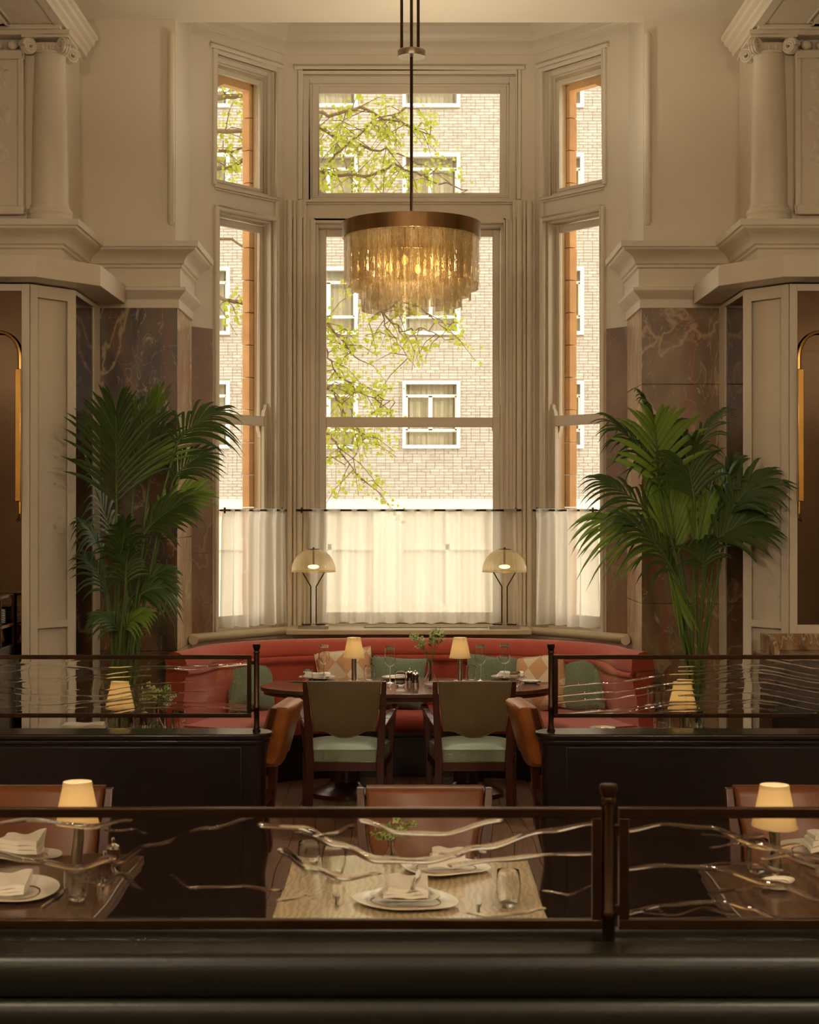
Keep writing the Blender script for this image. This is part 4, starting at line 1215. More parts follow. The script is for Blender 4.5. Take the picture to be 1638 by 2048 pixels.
# ------------------------------------------------------------------ chandelier over the oval table
def chandelier(x, y, label):
    t = thing('chandelier', label, 'chandelier', (x, y, 0))
    zt = 3.845            # top of the rim
    k = 72
    rim = MB()
    rim.lathe([(0.450, zt - 0.095), (0.460, zt - 0.095), (0.460, zt), (0.450, zt)], k, close=False)
    rim.f += []
    rim.lathe([(0.450, zt), (0.450, zt - 0.095)], k, close=False)
    rim.obj('rim', 'brushed_bronze', t, angle=30)
    for q in range(3):
        a = math.pi * q / 3 + 0.2
        MB().bar((-0.452 * math.cos(a), -0.452 * math.sin(a), zt - 0.01 - 0.0081 * q), (0.452 * math.cos(a), 0.452 * math.sin(a), zt - 0.01 - 0.0081 * q), 0.025, 0.008).obj('spoke', 'brushed_bronze', t)
    MB().tube([(0, 0, zt - 0.02), (0, 0, 4.955)], 0.0105, 12).obj('rod', 'bronze', t)
    MB().lathe([(0, 4.95), (0.09, 4.95), (0.092, 4.955), (0.092, 4.99), (0.088, 4.995), (0, 4.995)], 36).obj('hub', 'nickel', t)
    for px, py in ((-0.065, 0.02), (0.0, -0.03), (0.045, 0.02)):
        MB().tube([(px, py, 4.995), (px, py, CEIL)], 0.0105, 10).obj('hanger_rod', 'bronze', t)
    rc = random.Random(17)
    tiers = [(0.448, 32, zt - 0.085, zt - 0.40), (0.395, 28, zt - 0.085, zt - 0.475), (0.335, 24, zt - 0.085, zt - 0.545), (0.27, 20, zt - 0.2, zt - 0.555)]
    for ti, (r, n, z1, z0) in enumerate(tiers):
        wd = 2 * math.pi * r / n * 0.87
        meshes = []
        for q in range(3):
            dz = (0, 0.035, -0.03)[q]
            m_ = MB(); sg = 4; vs, fs = [], []
            for j in range(2):
                z = (z0 + dz, z1)[j]
                for i in range(sg + 1):
                    a = (i / sg - 0.5) * wd / r
                    vs.append((r * math.sin(a), -r * math.cos(a), z))
            for i in range(sg): fs.append((i, i + 1, sg + 2 + i, sg + 1 + i))
            vs2 = [(p[0] * 0.985, p[1] * 0.985, p[2]) for p in vs]
            o = len(vs)
            fs += [tuple(o + e for e in f) for f in fs[:sg]]
            ed = [0, 1, 2, 3, 4, 9, 8, 7, 6, 5]
            for e in range(10): fs.append((ed[e], ed[(e + 1) % 10], o + ed[(e + 1) % 10], o + ed[e]))
            m_.add(vs + vs2, fs)
            meshes.append(m_.mesh('glass_strip', 'amber_glass', True, 20))
        for q in range(n):
            o = bpy.data.objects.new('glass_strip', meshes[rc.choice((0, 0, 1, 2))]); C.objects.link(o); o.parent = t
            o.rotation_euler = (0, 0, 2 * math.pi * (q + 0.5 * (ti % 2)) / n)
    for q in range(6):
        a = 2 * math.pi * q / 6 + 0.3
        bx_, by_ = 0.2 * math.cos(a), 0.2 * math.sin(a)
        MB().ball((bx_, by_, zt - 0.27), 0.022, 10, 8, (1, 1, 1.5)).obj('bulb', 'bulb', t)
        MB().tube([(bx_, by_, zt - 0.24), (bx_, by_, zt - 0.012)], 0.01, 8).obj('lamp_holder', 'brass', t)
    point_light('chandelier_glow', (0, 0, zt - 0.27), CHANDELIER_W, (1.0, 0.80, 0.54), 0.08, t)
    dn = bpy.data.lights.new('table_fill_spot', 'SPOT'); dn.energy = 75; dn.color = (1.0, 0.86, 0.66); dn.spot_size = R(110); dn.spot_blend = 0.7; dn.shadow_soft_size = 0.15  # added spot, brightens the table and seats below
    do = bpy.data.objects.new('table_fill_spot', dn); C.objects.link(do); do.parent = t
    do.location = (0, 0, zt - 0.42)
    sp = bpy.data.lights.new('ceiling_fill_spot', 'SPOT'); sp.energy = 68; sp.color = (1.0, 0.85, 0.64); sp.spot_size = R(165); sp.spot_blend = 0.6; sp.shadow_soft_size = 0.12  # added spot, brightens the ceiling above the chandelier
    so = bpy.data.objects.new('ceiling_fill_spot', sp); C.objects.link(so); so.parent = t
    so.location = (0.12, 0, zt + 0.03); so.rotation_euler = (math.pi, 0, 0)
    return t
chandelier(0.013, 10.6, 'round chandelier of amber textured glass strips hanging from a long rod')

# added pendants, unseen, giving fill light from behind and above the viewer
for x, y, p_ in ((-1.75, 1.6, 1.0), (1.75, 1.6, 1.0), (-1.75, -2.2, 0.8), (1.75, -2.2, 0.8)):
    t = thing('fill_pendant', 'added fill pendant, unseen, over the room behind the viewer', 'fill lamp', (x, y, 0), 0, 'added fill pendants behind the viewer')
    MB().lathe([(0.35, 3.9), (0.36, 3.9), (0.36, 4.05), (0.35, 4.05), (0.35, 3.9)], 40, close=False).obj('rim', 'brushed_bronze', t)
    MB().tube([(0, 0, 4.05), (0, 0, CEIL)], 0.011, 8).obj('rod', 'bronze', t)
    MB().bar((-0.355, 0, 4.045), (0.355, 0, 4.045), 0.015, 0.01).obj('cross_bar', 'bronze', t)
    MB().ball((0, 0, 3.93), 0.05, 12, 8).obj('bulb', 'bulb', t)
    point_light('fill_glow', (0, 0, 3.78), FILL_LAMP_W * p_, (1.0, 0.80, 0.57), 0.2, t)

# ------------------------------------------------------------------ ribbed dome lamps on the sill
def dome_lamp(x, label):
    t = thing('sill_lamp', label, 'lamp', (x, 12.50, 1.022), 0, 'dome lamps on the window sill')
    MB().box(-0.117, 0.117, -0.06, 0.06, 0.0, 0.027).obj('base', 'nickel', t, bevel=0.002)
    for s in (-1, 1):
        MB().tube([(s * 0.092, 0, 0.033), (s * 0.021, 0, 0.033), (s * 0.021, 0, 0.05), (s * 0.021, 0, 0.33), (s * 0.088, 0, 0.445)], 0.005, 8).obj('stem_leg', 'bronze', t)
    prof = [(0.168, 0.445), (0.172, 0.445), (0.170, 0.452), (0.158, 0.462)]
    vs, fs = [], []
    seg, rows_ = 120, 16
    for j in range(rows_ + 1):
        u = j / rows_
        th = u * R(74)
        rr = 0.045 + 0.117 * math.sin(math.pi / 2 - th * 1.0) if False else 0.165 * math.cos(th) + 0.006
        z = 0.45 + 0.178 * math.sin(th)
        for k in range(seg):
            a = 2 * math.pi * k / seg
            r_ = rr * (1 + (0.012 if k % 2 else 0.0) * (1 if 0 < j else 0))
            vs.append((r_ * math.cos(a), r_ * math.sin(a), z))
    for j in range(rows_):
        for k in range(seg):
            k2 = (k + 1) % seg
            fs.append((j * seg + k, j * seg + k2, (j + 1) * seg + k2, (j + 1) * seg + k))
    raw_obj('ribbed_shade', vs, fs, 'holophane', t)
    MB().lathe([(0.165, 0.444), (0.176, 0.444), (0.176, 0.450), (0.165, 0.452), (0.165, 0.444)], 60, close=False).obj('shade_lip', 'holophane', t)
    MB().lathe([(0, 0.618), (0.047, 0.618), (0.047, 0.624), (0.008, 0.626), (0.008, 0.636), (0, 0.637)], 24).obj('cap', 'lamp_black', t)
    MB().ball((0.0, 0, 0.485), 0.02, 12, 8, (2.2, 1, 0.8)).obj('bulb', 'bulb', t)
    MB().tube([(0, 0, 0.50), (0, 0, 0.62)], 0.008, 8).obj('lamp_holder', 'lamp_black', t)
    point_light('lamp_glow', (0, 0, 0.47), 0.7, (1.0, 0.7, 0.35), 0.03, t)
dome_lamp((627 - CX) * 12.5 / F, 'ribbed glass dome lamp on the sill, left of the central curtain')
dome_lamp((1009 - CX) * 12.5 / F, 'ribbed glass dome lamp on the sill, right of the central curtain')

# ------------------------------------------------------------------ table lamps
def table_lamp(loc, label):
    t = thing('table_lamp', label, 'table lamp', loc, 0, 'small cordless lamps on the tables')
    MB().lathe([(0, 0), (0.045, 0), (0.045, 0.008), (0.018, 0.012), (0.018, 0.165), (0.0, 0.165)], 24).obj('base', 'nickel', t)
    MB().lathe([(0.075, 0.165), (0.046, 0.305), (0.0455, 0.305), (0.0745, 0.165)], 40, close=False).obj('shade', 'shade_cloth', t, angle=60)
    MB().lathe([(0.0755, 0.164), (0.077, 0.164), (0.0745, 0.173), (0.0735, 0.173)], 40, close=False).lathe([(0.0478, 0.298), (0.049, 0.297), (0.0468, 0.307), (0.045, 0.307)], 40, close=False).obj('shade_trim', 'shade_cloth', t)
    MB().ball((0, 0, 0.215), 0.014, 10, 8).obj('bulb', 'bulb', t)
    point_light('lamp_glow', (0, 0, 0.225), TABLE_LAMP_W, (1.0, 0.93, 0.76), 0.014, t)
    return t
TT = 0.7505
lampA = table_lamp((P(708, 0, 11.2).x, 11.2, TT), 'small cream shaded lamp on the oval table, left of the vase')
for x, d, lab in ((920, 11.2, 'small cream shaded lamp on the oval table, right of the vase'),
                  (240, 8.32, 'cream shaded lamp behind the left glass screen'),
                  (1365, 8.32, 'cream shaded lamp behind the right glass screen'),
                  (155, 5.26, 'cream shaded lamp on the front table at the left edge'),
                  (1549, 5.20, 'cream shaded lamp on the front table at the right edge')):
    r = dup(lampA, (P(x, 0, d).x, d, TT), 0, lab)

# ------------------------------------------------------------------ glasses
def glass_thing(kind, label, loc, group):
    t = thing(kind, label, 'glass', loc, 0, group)
    if kind == 'wine_glass':
        MB().lathe([(0, 0.0), (0.034, 0.0), (0.034, 0.0015), (0.012, 0.004), (0.0045, 0.010), (0.0036, 0.06), (0.0042, 0.108), (0.008, 0.118)], 28, close=False).obj('stem', 'clear_glass', t, angle=60)
        o_ = [(0.0, 0.112), (0.010, 0.1135), (0.026, 0.124), (0.036, 0.142), (0.0395, 0.160), (0.038, 0.190), (0.0345, 0.230), (0.032, 0.252)]
        MB().lathe(o_ + [(0.0312, 0.2525)] + [(max(0, r - 0.0012), z + 0.0012) for r, z in reversed(o_[:-1])], 32, close=False).obj('bowl', 'clear_glass', t, angle=60)
    else:
        o_ = [(0.0, 0.0), (0.022, 0.0), (0.031, 0.012), (0.0385, 0.035), (0.039, 0.055), (0.036, 0.085), (0.033, 0.108)]
        MB().lathe(o_ + [(0.0322, 0.1085)] + [(max(0, r - 0.0013), z + (0.012 if i > 3 else 0.001)) for i, (r, z) in enumerate(reversed(o_[:-1]))], 32, close=False).obj('bowl', 'clear_glass', t, angle=60)
    return t
def spot(x, y, z=TT):
    d = (EYE - z) * F / (y - CY)
    return Vector(((x - CX) * d / F, d, z))
wg0 = glass_thing('wine_glass', 'wine glass on the oval table, leftmost, above the napkin plate', spot(648, 1361), 'wine glasses')
tb0 = glass_thing('tumbler', 'stemless tumbler on the oval table, leftmost, by the napkin plate', spot(615, 1370), 'tumblers')
for x, y, lab in ((780, 1366, 'wine glass on the oval table, just left of the pepper mills'),
                  (961, 1362, 'wine glass on the oval table, just right of the right lamp'),
                  (1009, 1360, 'wine glass on the oval table, rightmost, over the folded napkin')):
    dup(wg0, spot(x, y), 0, lab)
for x, y, lab in ((739, 1362, 'stemless tumbler on the oval table, right of the left lamp'),
                  (801, 1374, 'stemless tumbler on the oval table, beside the pepper mills'),
                  (942, 1362, 'stemless tumbler on the oval table, right of the right lamp'),
                  (1030, 1375, 'stemless tumbler on the oval table, rightmost, by the saucer')):
    dup(tb0, spot(x, y), 0, lab)
for x, d, lab in ((268, 8.56, 'wine glass right beside the lamp behind the left screen'), (330, 8.66, 'wine glass beyond the flowers behind the left screen'),
                  (1308, 8.5, 'wine glass behind the right screen, left of the lamp'), (1340, 8.62, 'wine glass behind the right screen, touching the lamp shade in view')):
    dup(wg0, on(x, TT, d), 0, lab)
for x, d, lab in ((222, 8.74, 'tumbler left of the lamp behind the left screen'), (357, 8.70, 'tumbler right of the flowers behind the left screen'),
                  (1322, 8.74, 'tumbler left of the lamp behind the right screen'), (1393, 8.72, 'tumbler right of the lamp behind the right screen')):
    dup(tb0, on(x, TT, d), 0, lab)
for x, y, lab in ((152, 1800, 'tumbler on the front left table below the lamp'), (1017, 1808, 'tumbler on the middle front table, right of the charger plate'),
                  (1515, 1748, 'tumbler on the front right table beside the lamp'), (668, 1752, 'tumbler on the middle front table, left of the vase')):
    dup(tb0, spot(x, y), 0, lab)
dup(tb0, spot(618, 1738), 0, 'tumbler at the far left corner of the middle front table')

# ------------------------------------------------------------------ plates, napkins, cutlery
def plate(loc, r, label, group='plates'):
    t = thing('plate', label, 'plate', loc, 0, group)
    o = MB().lathe([(0, 0.0), (0.55 * r, 0.0), (0.62 * r, 0.004), (0.98 * r, 0.014), (r, 0.016), (r, 0.018), (0.97 * r, 0.018), (0.64 * r, 0.009), (0.56 * r, 0.005), (0, 0.005)], 48).obj('dish', 'china', t, angle=50)
    MB().lathe([(0.63 * r, 0.0085), (0.64 * r, 0.0110), (0.655 * r, 0.0105), (0.66 * r, 0.0095)], 48, close=False).obj('rim_line', 'brass', t)
    return t
def napkin(loc, rz, label, w_=0.16, l_=0.10, h=0.02, ring=False):
    t = thing('napkin', label, 'napkin', loc, rz, 'folded napkins')
    rn = random.Random(int(abs(loc[0]) * 1000) + 5)
    for q in range(3):
        n, m_ = 12, 6; vs, fs = [], []
        s = 1 - 0.05 * q; z0 = q * h / 3
        for lay in (0, 1):
            for j in range(m_ + 1):
                for i in range(n + 1):
                    u, v = i / n - 0.5, j / m_ - 0.5
                    z = z0 + lay * h / 3 * 0.92 + 0.003 * math.sin(u * 9 + q + v * 5)
                    vs.append((u * w_ * s + 0.004 * q, v * l_ * s, z + 0.0032))
        B = (n + 1) * (m_ + 1)
        for j in range(m_):
            for i in range(n):
                a = j * (n + 1) + i
                fs += [(a, a + 1, a + n + 2, a + n + 1), (B + a, B + a + 1, B + a + n + 2, B + a + n + 1)]
        ed = [i for i in range(n + 1)] + [j * (n + 1) + n for j in range(1, m_ + 1)] + [m_ * (n + 1) + i for i in range(n - 1, -1, -1)] + [j * (n + 1) for j in range(m_ - 1, 0, -1)]
        for k in range(len(ed)):
            a, b = ed[k], ed[(k + 1) % len(ed)]; fs.append((a, b, B + b, B + a))
        MB().add(vs, fs).obj('fold', 'linen_white', t, angle=50)
    return t
def knife(loc, rz, label):
    t = thing('table_knife', label, 'cutlery', loc, rz, 'table knives')
    MB().tube([(0, -0.11, 0.004), (0, -0.06, 0.0045), (0, 0.0, 0.0045)], [0.0055, 0.0050, 0.0038], 8).obj('handle', 'steel', t)
    MB().prism([(-0.004, 0.0), (0.006, 0.0), (0.010, 0.03), (0.010, 0.08), (0.004, 0.108), (-0.004, 0.112)], 0.0032, 0.0052).obj('blade', 'steel', t)
    return t
def fork(loc, rz, label):
    t = thing('table_fork', label, 'cutlery', loc, rz, 'table forks')
    MB().tube([(0, -0.10, 0.003), (0, -0.05, 0.004), (0, 0.02, 0.006), (0, 0.035, 0.005)], [0.006, 0.0045, 0.003, 0.004], 8).obj('handle', 'steel', t)
    MB().prism([(-0.003, 0.03), (0.003, 0.03), (0.0115, 0.045), (0.0115, 0.055), (-0.0115, 0.055), (-0.0115, 0.045)], 0.0035, 0.006).obj('neck', 'steel', t)
    for q in range(4):
        x = -0.0098 + q * 0.0065
        MB().tube([(x, 0.052, 0.0048), (x, 0.075, 0.0045), (x * 0.95, 0.098, 0.006)], [0.0018, 0.0017, 0.0008], 6).obj('tine', 'steel', t)
    return t
def spoon(loc, rz, label):
    t = thing('spoon', label, 'cutlery', loc, rz, 'spoons')
    MB().tube([(0, -0.09, 0.003), (0, 0.0, 0.005), (0, 0.03, 0.007)], [0.0045, 0.003, 0.0025], 8).obj('handle', 'steel', t)
    MB().ball((0, 0.05, 0.007), 0.026, 14, 8, (0.65, 1, 0.22)).obj('bowl', 'steel', t)
    return t
p_ = spot(634, 1358)
plate(p_, 0.13, 'white plate with folded napkin at the left of the oval table')
napkin((p_.x, p_.y, TT + 0.0175), 0.1, 'white folded napkin on the plate at the left of the oval table', 0.19, 0.12, 0.022)
p_ = spot(797, 1358)
plate(p_, 0.12, 'white plate behind the pepper mills on the oval table')
napkin((p_.x + 0.06, p_.y, TT + 0.0175), 0.0, 'white folded napkin behind the pepper mills', 0.15, 0.10, 0.025)
p_ = spot(1018, 1357)
plate(p_, 0.13, 'white plate with folded napkin at the right of the oval table')
napkin((p_.x + 0.01, p_.y, TT + 0.0175), -0.1, 'white folded napkin on the plate at the right of the oval table', 0.19, 0.12, 0.026)
plate(spot(1061, 1366), 0.07, 'small white side plate at the right end of the oval table')
knife(spot(577, 1364), R(80), 'table knife at the left end of the oval table')
spoon(spot(1084, 1366), R(80), 'spoon at the right end of the oval table')
fork(spot(779, 1376), R(5), 'fork at the near edge of the oval table between the green chairs')

# middle front table
p_ = spot(812, 1806)
plate(p_, 0.165, 'large white charger plate on the middle front table')
plate((p_.x, p_.y, TT + 0.0185), 0.108, 'smaller white plate stacked on the charger of the middle front table')
napkin((p_.x, p_.y - 0.01, TT + 0.037), 0.0, 'grey-white folded napkin on the charger of the middle front table', 0.135, 0.17, 0.03)
knife((p_.x + 0.03, p_.y + 0.0, TT + 0.070), R(-6), 'butter knife lying on the napkin of the middle front table')
fork(spot(671, 1806), R(3), 'fork left of the charger on the middle front table')
knife(spot(958, 1805), R(-2), 'table knife right of the charger on the middle front table')
p2 = spot(893, 1742)
plate(p2, 0.15, 'white plate across the middle front table, beside the flowers')
napkin((p2.x, p2.y, TT + 0.0185), 0.0, 'folded napkin across the middle front table, below the flowers', 0.12, 0.12, 0.05)
fork(spot(955, 1725), R(180), 'fork across the middle front table, upper right of the charger')
# left front table
p_ = spot(10, 1790)
plate(p_, 0.165, 'white charger plate at the left edge of the front left table')
napkin((p_.x, p_.y, TT + 0.0185), 0.1, 'folded napkin on the charger at the left edge', 0.14, 0.16, 0.03)
p_ = spot(40, 1712)
plate(p_, 0.15, 'white plate on the far side of the front left table')
napkin((p_.x, p_.y, TT + 0.0185), 0.0, 'bulky white napkin on the far side of the front left table', 0.15, 0.13, 0.06)
knife(spot(105, 1800), R(-4), 'table knife on the front left table beside the tumbler')
# right front table
p_ = spot(1640, 1704)
plate(p_, 0.15, 'white plate at the right edge of the front right table')
napkin((p_.x + 0.02, p_.y, TT + 0.0185), 0.0, 'folded napkin at the right edge of the front right table', 0.13, 0.13, 0.04)
knife(spot(1590, 1725), R(24), 'table knife on the front right table beside the lamp')
plate(spot(1555, 1775), 0.05, 'small white side dish on the front right table')
# behind the screens
p_ = on(165, TT, 8.60)
plate(p_, 0.13, 'white plate behind the left glass screen')
napkin((p_.x, p_.y, TT + 0.0185), 0.1, 'white napkin showing over the ledge behind the left screen', 0.24, 0.14, 0.03)
plate(on(1205, TT, 8.70), 0.07, 'small white plate behind the right glass screen')

# ------------------------------------------------------------------ pepper and salt mills
def mill(loc, label, s=1.0):
    t = thing('pepper_mill', label, 'pepper mill', loc, 0, 'salt and pepper mills')
    MB().lathe([(0, 0), (0.024, 0), (0.024, 0.026), (0, 0.026)], 24).obj('metal_base', 'steel', t)
    MB().lathe([(0, 0.026), (0.0235, 0.026), (0.020, 0.045), (0.0185, 0.055), (0.0235, 0.070), (0.024, 0.078), (0, 0.082)], 24).obj('wood_body', 'salt_wood', t)
    MB().lathe([(0, 0.081), (0.022, 0.081), (0.021, 0.088), (0.010, 0.093), (0.005, 0.095), (0.0075, 0.103), (0.006, 0.110), (0, 0.112)], 20).obj('metal_cap', 'steel', t)
    return t
m0 = mill(spot(819.5, 1369), 'pepper mill on the oval table, the farther of the pair')
for loc, lab in ((spot(831, 1373), 'pepper mill on the oval table, the nearer of the pair'),
                 (on(263, TT, 8.66), 'mill behind the left screen, beside the lamp'), (on(287, TT, 8.74), 'mill behind the left screen, beside the vase'),
                 (on(1398, TT, 8.82), 'mill behind the right screen'),
                 (spot(210, 1770), 'mill on the front left table, nearer the tumbler'), (spot(228, 1745), 'mill on the front left table, nearer the table edge')):
    dup(m0, loc, 0, lab)

# ------------------------------------------------------------------ vases of hellebores
def vase(loc, label, seed, h, nst, spread, dense, bs=1.0):
    t = thing('flower_vase', label, 'vase', loc, 0, 'flower vases')
    rv = random.Random(seed)
    o_ = [(0, 0), (0.034, 0), (0.046, 0.010), (0.048, 0.024), (0.040, 0.048), (0.024, 0.078), (0.0155, 0.105), (0.0150, 0.135), (0.0185, 0.168)]
    MB().lathe(o_ + [(0.0178, 0.168)] + [(max(0, r - 0.0016), z + 0.002) for r, z in reversed(o_[:-1])], 32, close=False).obj('glass_body', 'clear_glass', t, angle=60)
    st_ = MB(); fl_ = MB(); gr = MB()
    for q in range(nst):
        a = 2 * math.pi * q / nst + rv.uniform(-.4, .4)
        hh = h * rv.uniform(0.72, 1.0); sp_ = spread * rv.uniform(0.5, 1.0)
        top = Vector((sp_ * math.cos(a), 0.6 * sp_ * math.sin(a), hh))
        pts = [Vector((0.01 * math.cos(a + 3), 0.01 * math.sin(a + 3), 0.03)), Vector((0.004 * math.cos(a), 0.004 * math.sin(a), 0.15)), Vector((top.x * 0.45, top.y * 0.45, 0.15 + (hh - 0.15) * 0.6)), top]
        st_.tube(pts, [0.002, 0.002, 0.0018, 0.0014], 6)
        for b in range(dense):
            c = top.lerp(pts[2], rv.uniform(0, 0.5)) + Vector((rv.gauss(0, .014), rv.gauss(0, .014), rv.gauss(0, .012)))
            nd = Vector((rv.uniform(-1, 1), rv.uniform(-1.2, .3), rv.uniform(-1, .6))).normalized()
            e1 = nd.orthogonal().normalized(); e2 = nd.cross(e1)
            for pt in range(5):
                an = 2 * math.pi * pt / 5
                rd = e1 * math.cos(an) + e2 * math.sin(an); sd = nd.cross(rd)
                L_ = rv.uniform(0.017, 0.022) * bs
                fl_.add([c, c + rd * L_ * .5 + sd * L_ * .42 + nd * .003, c + rd * L_ + nd * .008, c + rd * L_ * .5 - sd * L_ * .42 + nd * .003], [(0, 1, 2, 3)])
            gr.ball(c + nd * 0.004, 0.0045, 6, 4)
        for b in range(3):
            c = pts[2].lerp(top, rv.uniform(-0.3, 0.6)); d = Vector((rv.uniform(-1, 1), rv.uniform(-1, 1), rv.uniform(-.2, .8))).normalized(); s_ = d.orthogonal().normalized()
            gr.add([c, c + d * .018 + s_ * .008, c + d * .042, c + d * .018 - s_ * .008], [(0, 1, 2, 3)])
    st_.obj('stems', 'flower_green', t)
    fl_.obj('blossoms', 'petal', t, False); gr.obj('foliage', 'flower_green', t, False)
    for b in range(26 if dense > 1 else 34):
        pass
    return t
vase(spot(861, 1371), 'tall glass vase of pale green hellebores on the oval table', 3, 0.40, 9, 0.15, 3, 1.25)
vz = vase(on(313, TT, 8.50), 'glass vase of yellow-green hellebores behind the left screen', 8, 0.26, 9, 0.10, 4)
fv = vase(spot(785, 1728), 'vase of green hellebores on the middle front table', 12, 0.235, 8, 0.085, 4)
fv.scale = (0.72, 0.72, 0.6)

# ------------------------------------------------------------------ kentia palms
def frond(stem_pts, tip_pts, n, L, wdt, mt, parent, droop=0.5, spreadA=(52, 14), roll=0.0, seed=0, lift=0.15):
    rf = random.Random(seed)
    ctrl = [Vector(p) for p in tip_pts]
    def bez(t):
        a = ctrl[:]
        while len(a) > 1: a = [a[i].lerp(a[i + 1], t) for i in range(len(a) - 1)]
        return a[0]
    ax = (ctrl[-1] - ctrl[0]).normalized()
    vs, fs = [], []
    for i in range(n):
        t = (i + 0.5) / n
        p = bez(t); T = (bez(min(1, t + .02)) - bez(max(0, t - .02))).normalized()
        side = T.cross(Vector((0, 0, 1)))
        if side.length < 0.25: side = T.cross(Vector((0.3, -1, 0)))
        side.normalize()
        nn = side.cross(T).normalized()
        rl_ = roll + R(52) * max(-1, min(1, ax.x * 1.3))
        if rl_:
            q = Matrix.Rotation(rl_, 3, T); side = q @ side; nn = q @ nn
        al = R(spreadA[0] + (spreadA[1] - spreadA[0]) * t)
        ll = L * (0.72 + 0.45 * math.sin(math.pi * min(1, t * 0.95 + 0.12))) * rf.uniform(0.88, 1.08) * (1 - 0.30 * t)
        for s in (-1, 1):
            d = (T * math.cos(al) + side * s * math.sin(al) + nn * (lift + rf.uniform(-.06, .06))).normalized()
            wv = (T - d * T.dot(d))
            wv = wv.normalized() if wv.length > 1e-3 else nn
            o = len(vs); K = 7; dj = rf.uniform(0.8, 1.3)
            for k in range(K + 1):
                u = k / K
                c = p + d * ll * u + Vector((0, 0, -1)) * droop * ll * (u ** 2.4) * dj
                w_ = wdt * (math.sin(math.pi * min(1, u * 0.86 + 0.1)) ** 0.8) * (1 if u < 0.95 else 0.2)
                ridge = nn * w_ * 0.28
                vs += [c + wv * w_ / 2, c + ridge, c - wv * w_ / 2]
            for k in range(K):
                a = o + 3 * k
                fs += [(a, a + 1, a + 4, a + 3), (a + 1, a + 2, a + 5, a + 4)]
    fr_ = raw_obj('frond', vs, fs, mt, parent, True)
    rach = [Vector(p) for p in stem_pts] + [bez(k / 8) for k in range(9)]
    nR = len(rach)
    MB().tube(rach, [0.009 * (1 - 0.8 * k / nR) + 0.0012 for k in range(nR)], 7).obj('rachis', 'palm_stem', fr_)
def palm(label, bx, by, specs, seed, sc_=(1.2, 0.8)):
    t = thing('potted_palm', label, 'palm')
    b = Vector((bx, by, 0))
    prof = [(0, 0), (0.15, 0), (0.17, 0.04), (0.20, 0.40), (0.215, 0.42), (0.215, 0.45), (0.195, 0.45), (0.19, 0.42), (0.0, 0.41)]
    MB().lathe(prof, 32, bx, by).obj('pot', 'pot', t)
    MB().lathe([(0, 0.415), (0.185, 0.415), (0.18, 0.425), (0, 0.43)], 24, bx, by).obj('soil', 'soil', t)
    for q, sp_ in enumerate(specs):
        rq = random.Random(seed * 100 + q)
        px = [P(x, y, by + dd) for x, y, dd in sp_['p']]
        root = b + Vector((rq.uniform(-.05, .05), rq.uniform(-.05, .05), 0.42))
        mid = root.lerp(px[0], 0.5) + Vector((-(px[0].x - root.x) * 0.18, 0, 0.03))
        frond([root, mid], px, int(sp_.get('n', 13) * 1.15), sp_.get('L', 0.4) * sc_[0], sp_.get('w', 0.03) * sc_[1], sp_.get('m', 'frond_dark'), t,
              sp_.get('droop', 0.5), sp_.get('a', (62, 20)), sp_.get('roll', 0.0), seed * 10 + q, sp_.get('lift', 0.12))
D, Bm = 'frond_dark', 'frond_backlit'
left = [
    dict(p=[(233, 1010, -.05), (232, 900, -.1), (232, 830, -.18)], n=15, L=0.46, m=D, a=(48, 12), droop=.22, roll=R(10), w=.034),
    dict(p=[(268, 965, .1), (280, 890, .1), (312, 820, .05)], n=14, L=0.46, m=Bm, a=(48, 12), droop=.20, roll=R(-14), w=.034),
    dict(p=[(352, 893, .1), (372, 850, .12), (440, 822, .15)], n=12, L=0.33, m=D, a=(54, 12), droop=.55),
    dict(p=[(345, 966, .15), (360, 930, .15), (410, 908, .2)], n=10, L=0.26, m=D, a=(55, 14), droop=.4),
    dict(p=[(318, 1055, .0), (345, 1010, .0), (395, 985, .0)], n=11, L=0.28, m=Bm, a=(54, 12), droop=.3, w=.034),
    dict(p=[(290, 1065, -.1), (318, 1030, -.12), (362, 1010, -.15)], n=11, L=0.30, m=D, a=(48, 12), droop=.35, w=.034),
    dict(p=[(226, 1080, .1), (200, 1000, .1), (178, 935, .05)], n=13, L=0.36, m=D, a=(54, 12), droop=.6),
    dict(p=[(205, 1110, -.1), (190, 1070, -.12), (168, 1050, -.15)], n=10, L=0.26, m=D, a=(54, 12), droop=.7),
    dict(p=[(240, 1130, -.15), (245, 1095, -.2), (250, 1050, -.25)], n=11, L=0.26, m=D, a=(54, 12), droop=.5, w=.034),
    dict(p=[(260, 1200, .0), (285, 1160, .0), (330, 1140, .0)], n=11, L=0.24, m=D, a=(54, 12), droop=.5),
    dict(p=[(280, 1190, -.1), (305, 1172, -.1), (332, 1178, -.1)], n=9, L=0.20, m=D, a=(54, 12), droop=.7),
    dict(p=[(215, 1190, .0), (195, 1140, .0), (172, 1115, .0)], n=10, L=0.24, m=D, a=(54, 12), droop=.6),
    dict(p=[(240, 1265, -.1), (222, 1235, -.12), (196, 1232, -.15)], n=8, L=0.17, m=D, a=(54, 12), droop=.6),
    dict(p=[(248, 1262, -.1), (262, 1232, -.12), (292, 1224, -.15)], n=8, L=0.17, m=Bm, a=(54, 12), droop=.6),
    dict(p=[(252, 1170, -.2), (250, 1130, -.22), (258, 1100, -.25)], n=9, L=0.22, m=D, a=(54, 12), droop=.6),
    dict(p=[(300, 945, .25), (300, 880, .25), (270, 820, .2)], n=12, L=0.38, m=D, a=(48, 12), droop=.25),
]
palm('bushy potted palm beside the left mirrored cabinet', -1.86, 10.30, left, 1)
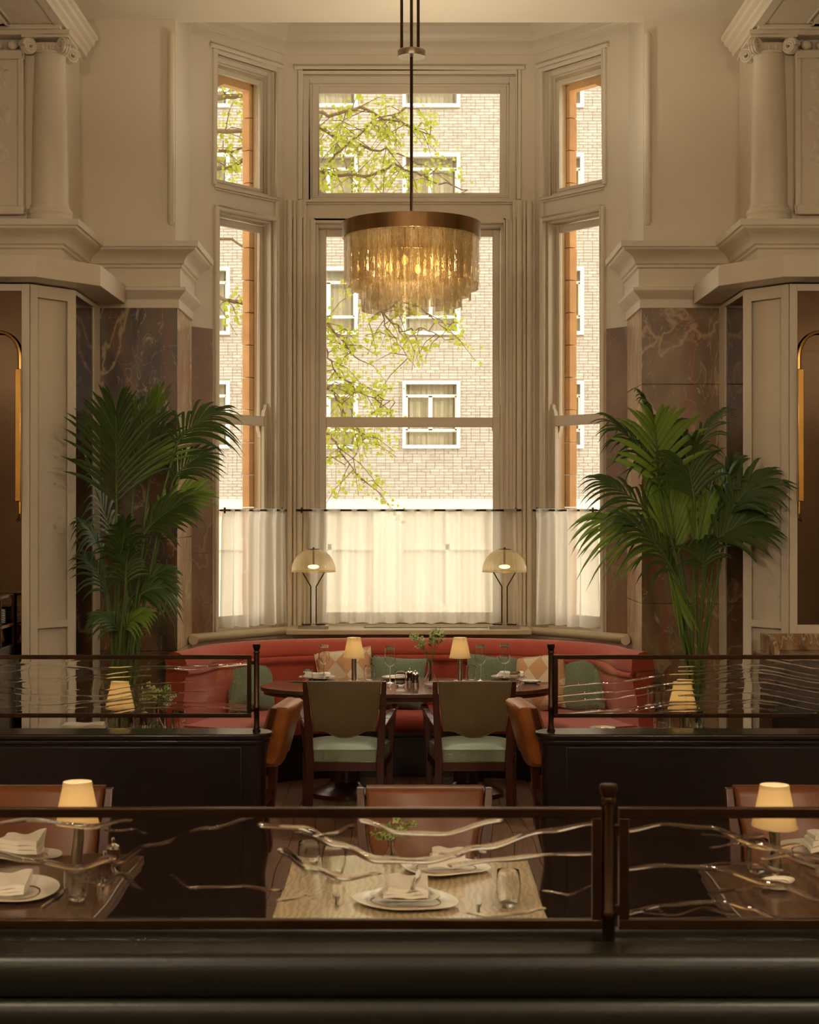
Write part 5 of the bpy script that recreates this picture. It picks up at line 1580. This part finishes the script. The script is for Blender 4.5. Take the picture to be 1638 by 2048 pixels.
right = [
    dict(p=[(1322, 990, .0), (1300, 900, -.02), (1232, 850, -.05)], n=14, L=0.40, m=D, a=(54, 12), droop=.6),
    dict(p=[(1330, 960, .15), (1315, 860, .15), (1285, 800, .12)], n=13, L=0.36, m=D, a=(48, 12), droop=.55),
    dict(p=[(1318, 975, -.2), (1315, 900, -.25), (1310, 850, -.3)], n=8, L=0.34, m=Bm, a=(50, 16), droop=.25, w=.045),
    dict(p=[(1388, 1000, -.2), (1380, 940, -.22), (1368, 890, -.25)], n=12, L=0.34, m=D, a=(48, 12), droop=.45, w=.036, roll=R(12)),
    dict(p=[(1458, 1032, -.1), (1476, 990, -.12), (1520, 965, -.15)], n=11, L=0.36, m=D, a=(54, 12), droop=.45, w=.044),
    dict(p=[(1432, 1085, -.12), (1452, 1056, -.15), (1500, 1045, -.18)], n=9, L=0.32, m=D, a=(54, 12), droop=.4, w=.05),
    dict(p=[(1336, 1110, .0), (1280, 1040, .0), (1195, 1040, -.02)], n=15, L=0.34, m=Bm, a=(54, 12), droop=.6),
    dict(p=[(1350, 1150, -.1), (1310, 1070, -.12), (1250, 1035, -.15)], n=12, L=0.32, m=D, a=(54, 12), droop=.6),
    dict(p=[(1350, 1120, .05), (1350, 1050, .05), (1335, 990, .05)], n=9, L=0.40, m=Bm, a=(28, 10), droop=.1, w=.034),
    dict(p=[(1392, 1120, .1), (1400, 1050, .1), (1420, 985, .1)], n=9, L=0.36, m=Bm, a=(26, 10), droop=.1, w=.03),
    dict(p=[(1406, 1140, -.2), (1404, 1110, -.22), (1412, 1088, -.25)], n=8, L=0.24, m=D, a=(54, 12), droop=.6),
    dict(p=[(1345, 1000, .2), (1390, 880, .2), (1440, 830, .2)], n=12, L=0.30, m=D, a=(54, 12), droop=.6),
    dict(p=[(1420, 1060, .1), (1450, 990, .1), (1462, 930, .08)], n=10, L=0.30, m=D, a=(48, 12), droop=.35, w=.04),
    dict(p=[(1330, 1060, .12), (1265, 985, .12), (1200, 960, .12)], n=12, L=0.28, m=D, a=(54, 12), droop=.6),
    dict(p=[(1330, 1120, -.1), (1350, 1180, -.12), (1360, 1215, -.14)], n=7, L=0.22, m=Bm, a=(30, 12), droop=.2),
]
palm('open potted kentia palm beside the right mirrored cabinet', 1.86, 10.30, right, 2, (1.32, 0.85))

# ------------------------------------------------------------------ by the mirrors: marble console and dark shelf stand
con = thing('marble_console', 'veined marble topped console under the right mirror', 'console', (2.70, 9.96, 0))
MB().box(-0.52, 0.9, -0.21, 0.22, 1.02, 1.06).obj('top', 'marble_console', con, bevel=0.006)
MB().box(-0.44, 0.9, 0.19, 0.22, 1.06, 1.165).obj('splashback', 'marble_console', con, bevel=0.004)
cheek = [(-0.19, 1.06), (0.22, 1.06), (0.22, 1.17), (-0.02, 1.17), (-0.08, 1.165), (-0.13, 1.145), (-0.17, 1.115), (-0.19, 1.08)]
MB().add([(-0.47, y, z) for y, z in cheek] + [(-0.44, y, z) for y, z in cheek],
         [tuple(range(8)), tuple(range(8, 16))] + [(i, (i + 1) % 8, 8 + (i + 1) % 8, 8 + i) for i in range(8)]).obj('cheek', 'marble_console', con, bevel=0.004)
MB().box(-0.48, 0.9, -0.18, 0.20, 0.08, 1.02).obj('cabinet_body', 'dark_wood', con, bevel=0.004)
MB().box(-0.46, 0.9, -0.16, 0.18, 0.0, 0.08).obj('plinth', 'dark_wood', con)
shf = thing('waiter_station', 'dark wood shelf stand under the left mirror', 'shelf', (-2.95, 9.98, 0))
MB().box(-0.45, 0.44, -0.18, 0.19, 0.0, 1.10).obj('cupboard', 'dark_wood', shf, bevel=0.004)
for z in (1.235, 1.42):
    MB().box(-0.45, 0.44, -0.16, 0.19, z - 0.02, z).obj('shelf_board', 'walnut', shf, bevel=0.003)
for x in (-0.44, 0.425):
    for y in (-0.15, 0.175):
        MB().box(x, x + 0.015, y, y + 0.015, 1.10, 1.42).obj('upright', 'bronze', shf)
pl = MB().lathe([(0, 0), (0.07, 0), (0.12, 0.012), (0.12, 0.015), (0.07, 0.004), (0, 0.004)], 32).mesh('dish', 'china')
for q in range(8):
    t = thing('stacked_plate', 'plate in the stack on the dark shelf stand by the left mirror', 'plate', (-2.64, 9.97, 1.236 + q * 0.011), 0, 'stacked plates on the shelf stand')
    o = bpy.data.objects.new('dish', pl); C.objects.link(o); o.parent = t
bk = thing('ice_bucket', 'small brass bucket on the dark stand at the left edge', 'bucket', (-2.60, 9.92, 1.101))
MB().lathe([(0, 0), (0.05, 0), (0.065, 0.085), (0.069, 0.09), (0.065, 0.092), (0.061, 0.086), (0.047, 0.006), (0, 0.006)], 28).obj('pail', 'brass', bk, angle=50)
MB().lathe([(0.066, 0.078), (0.071, 0.082), (0.071, 0.09), (0.067, 0.093)], 28, close=False).obj('rim', 'brass', bk)
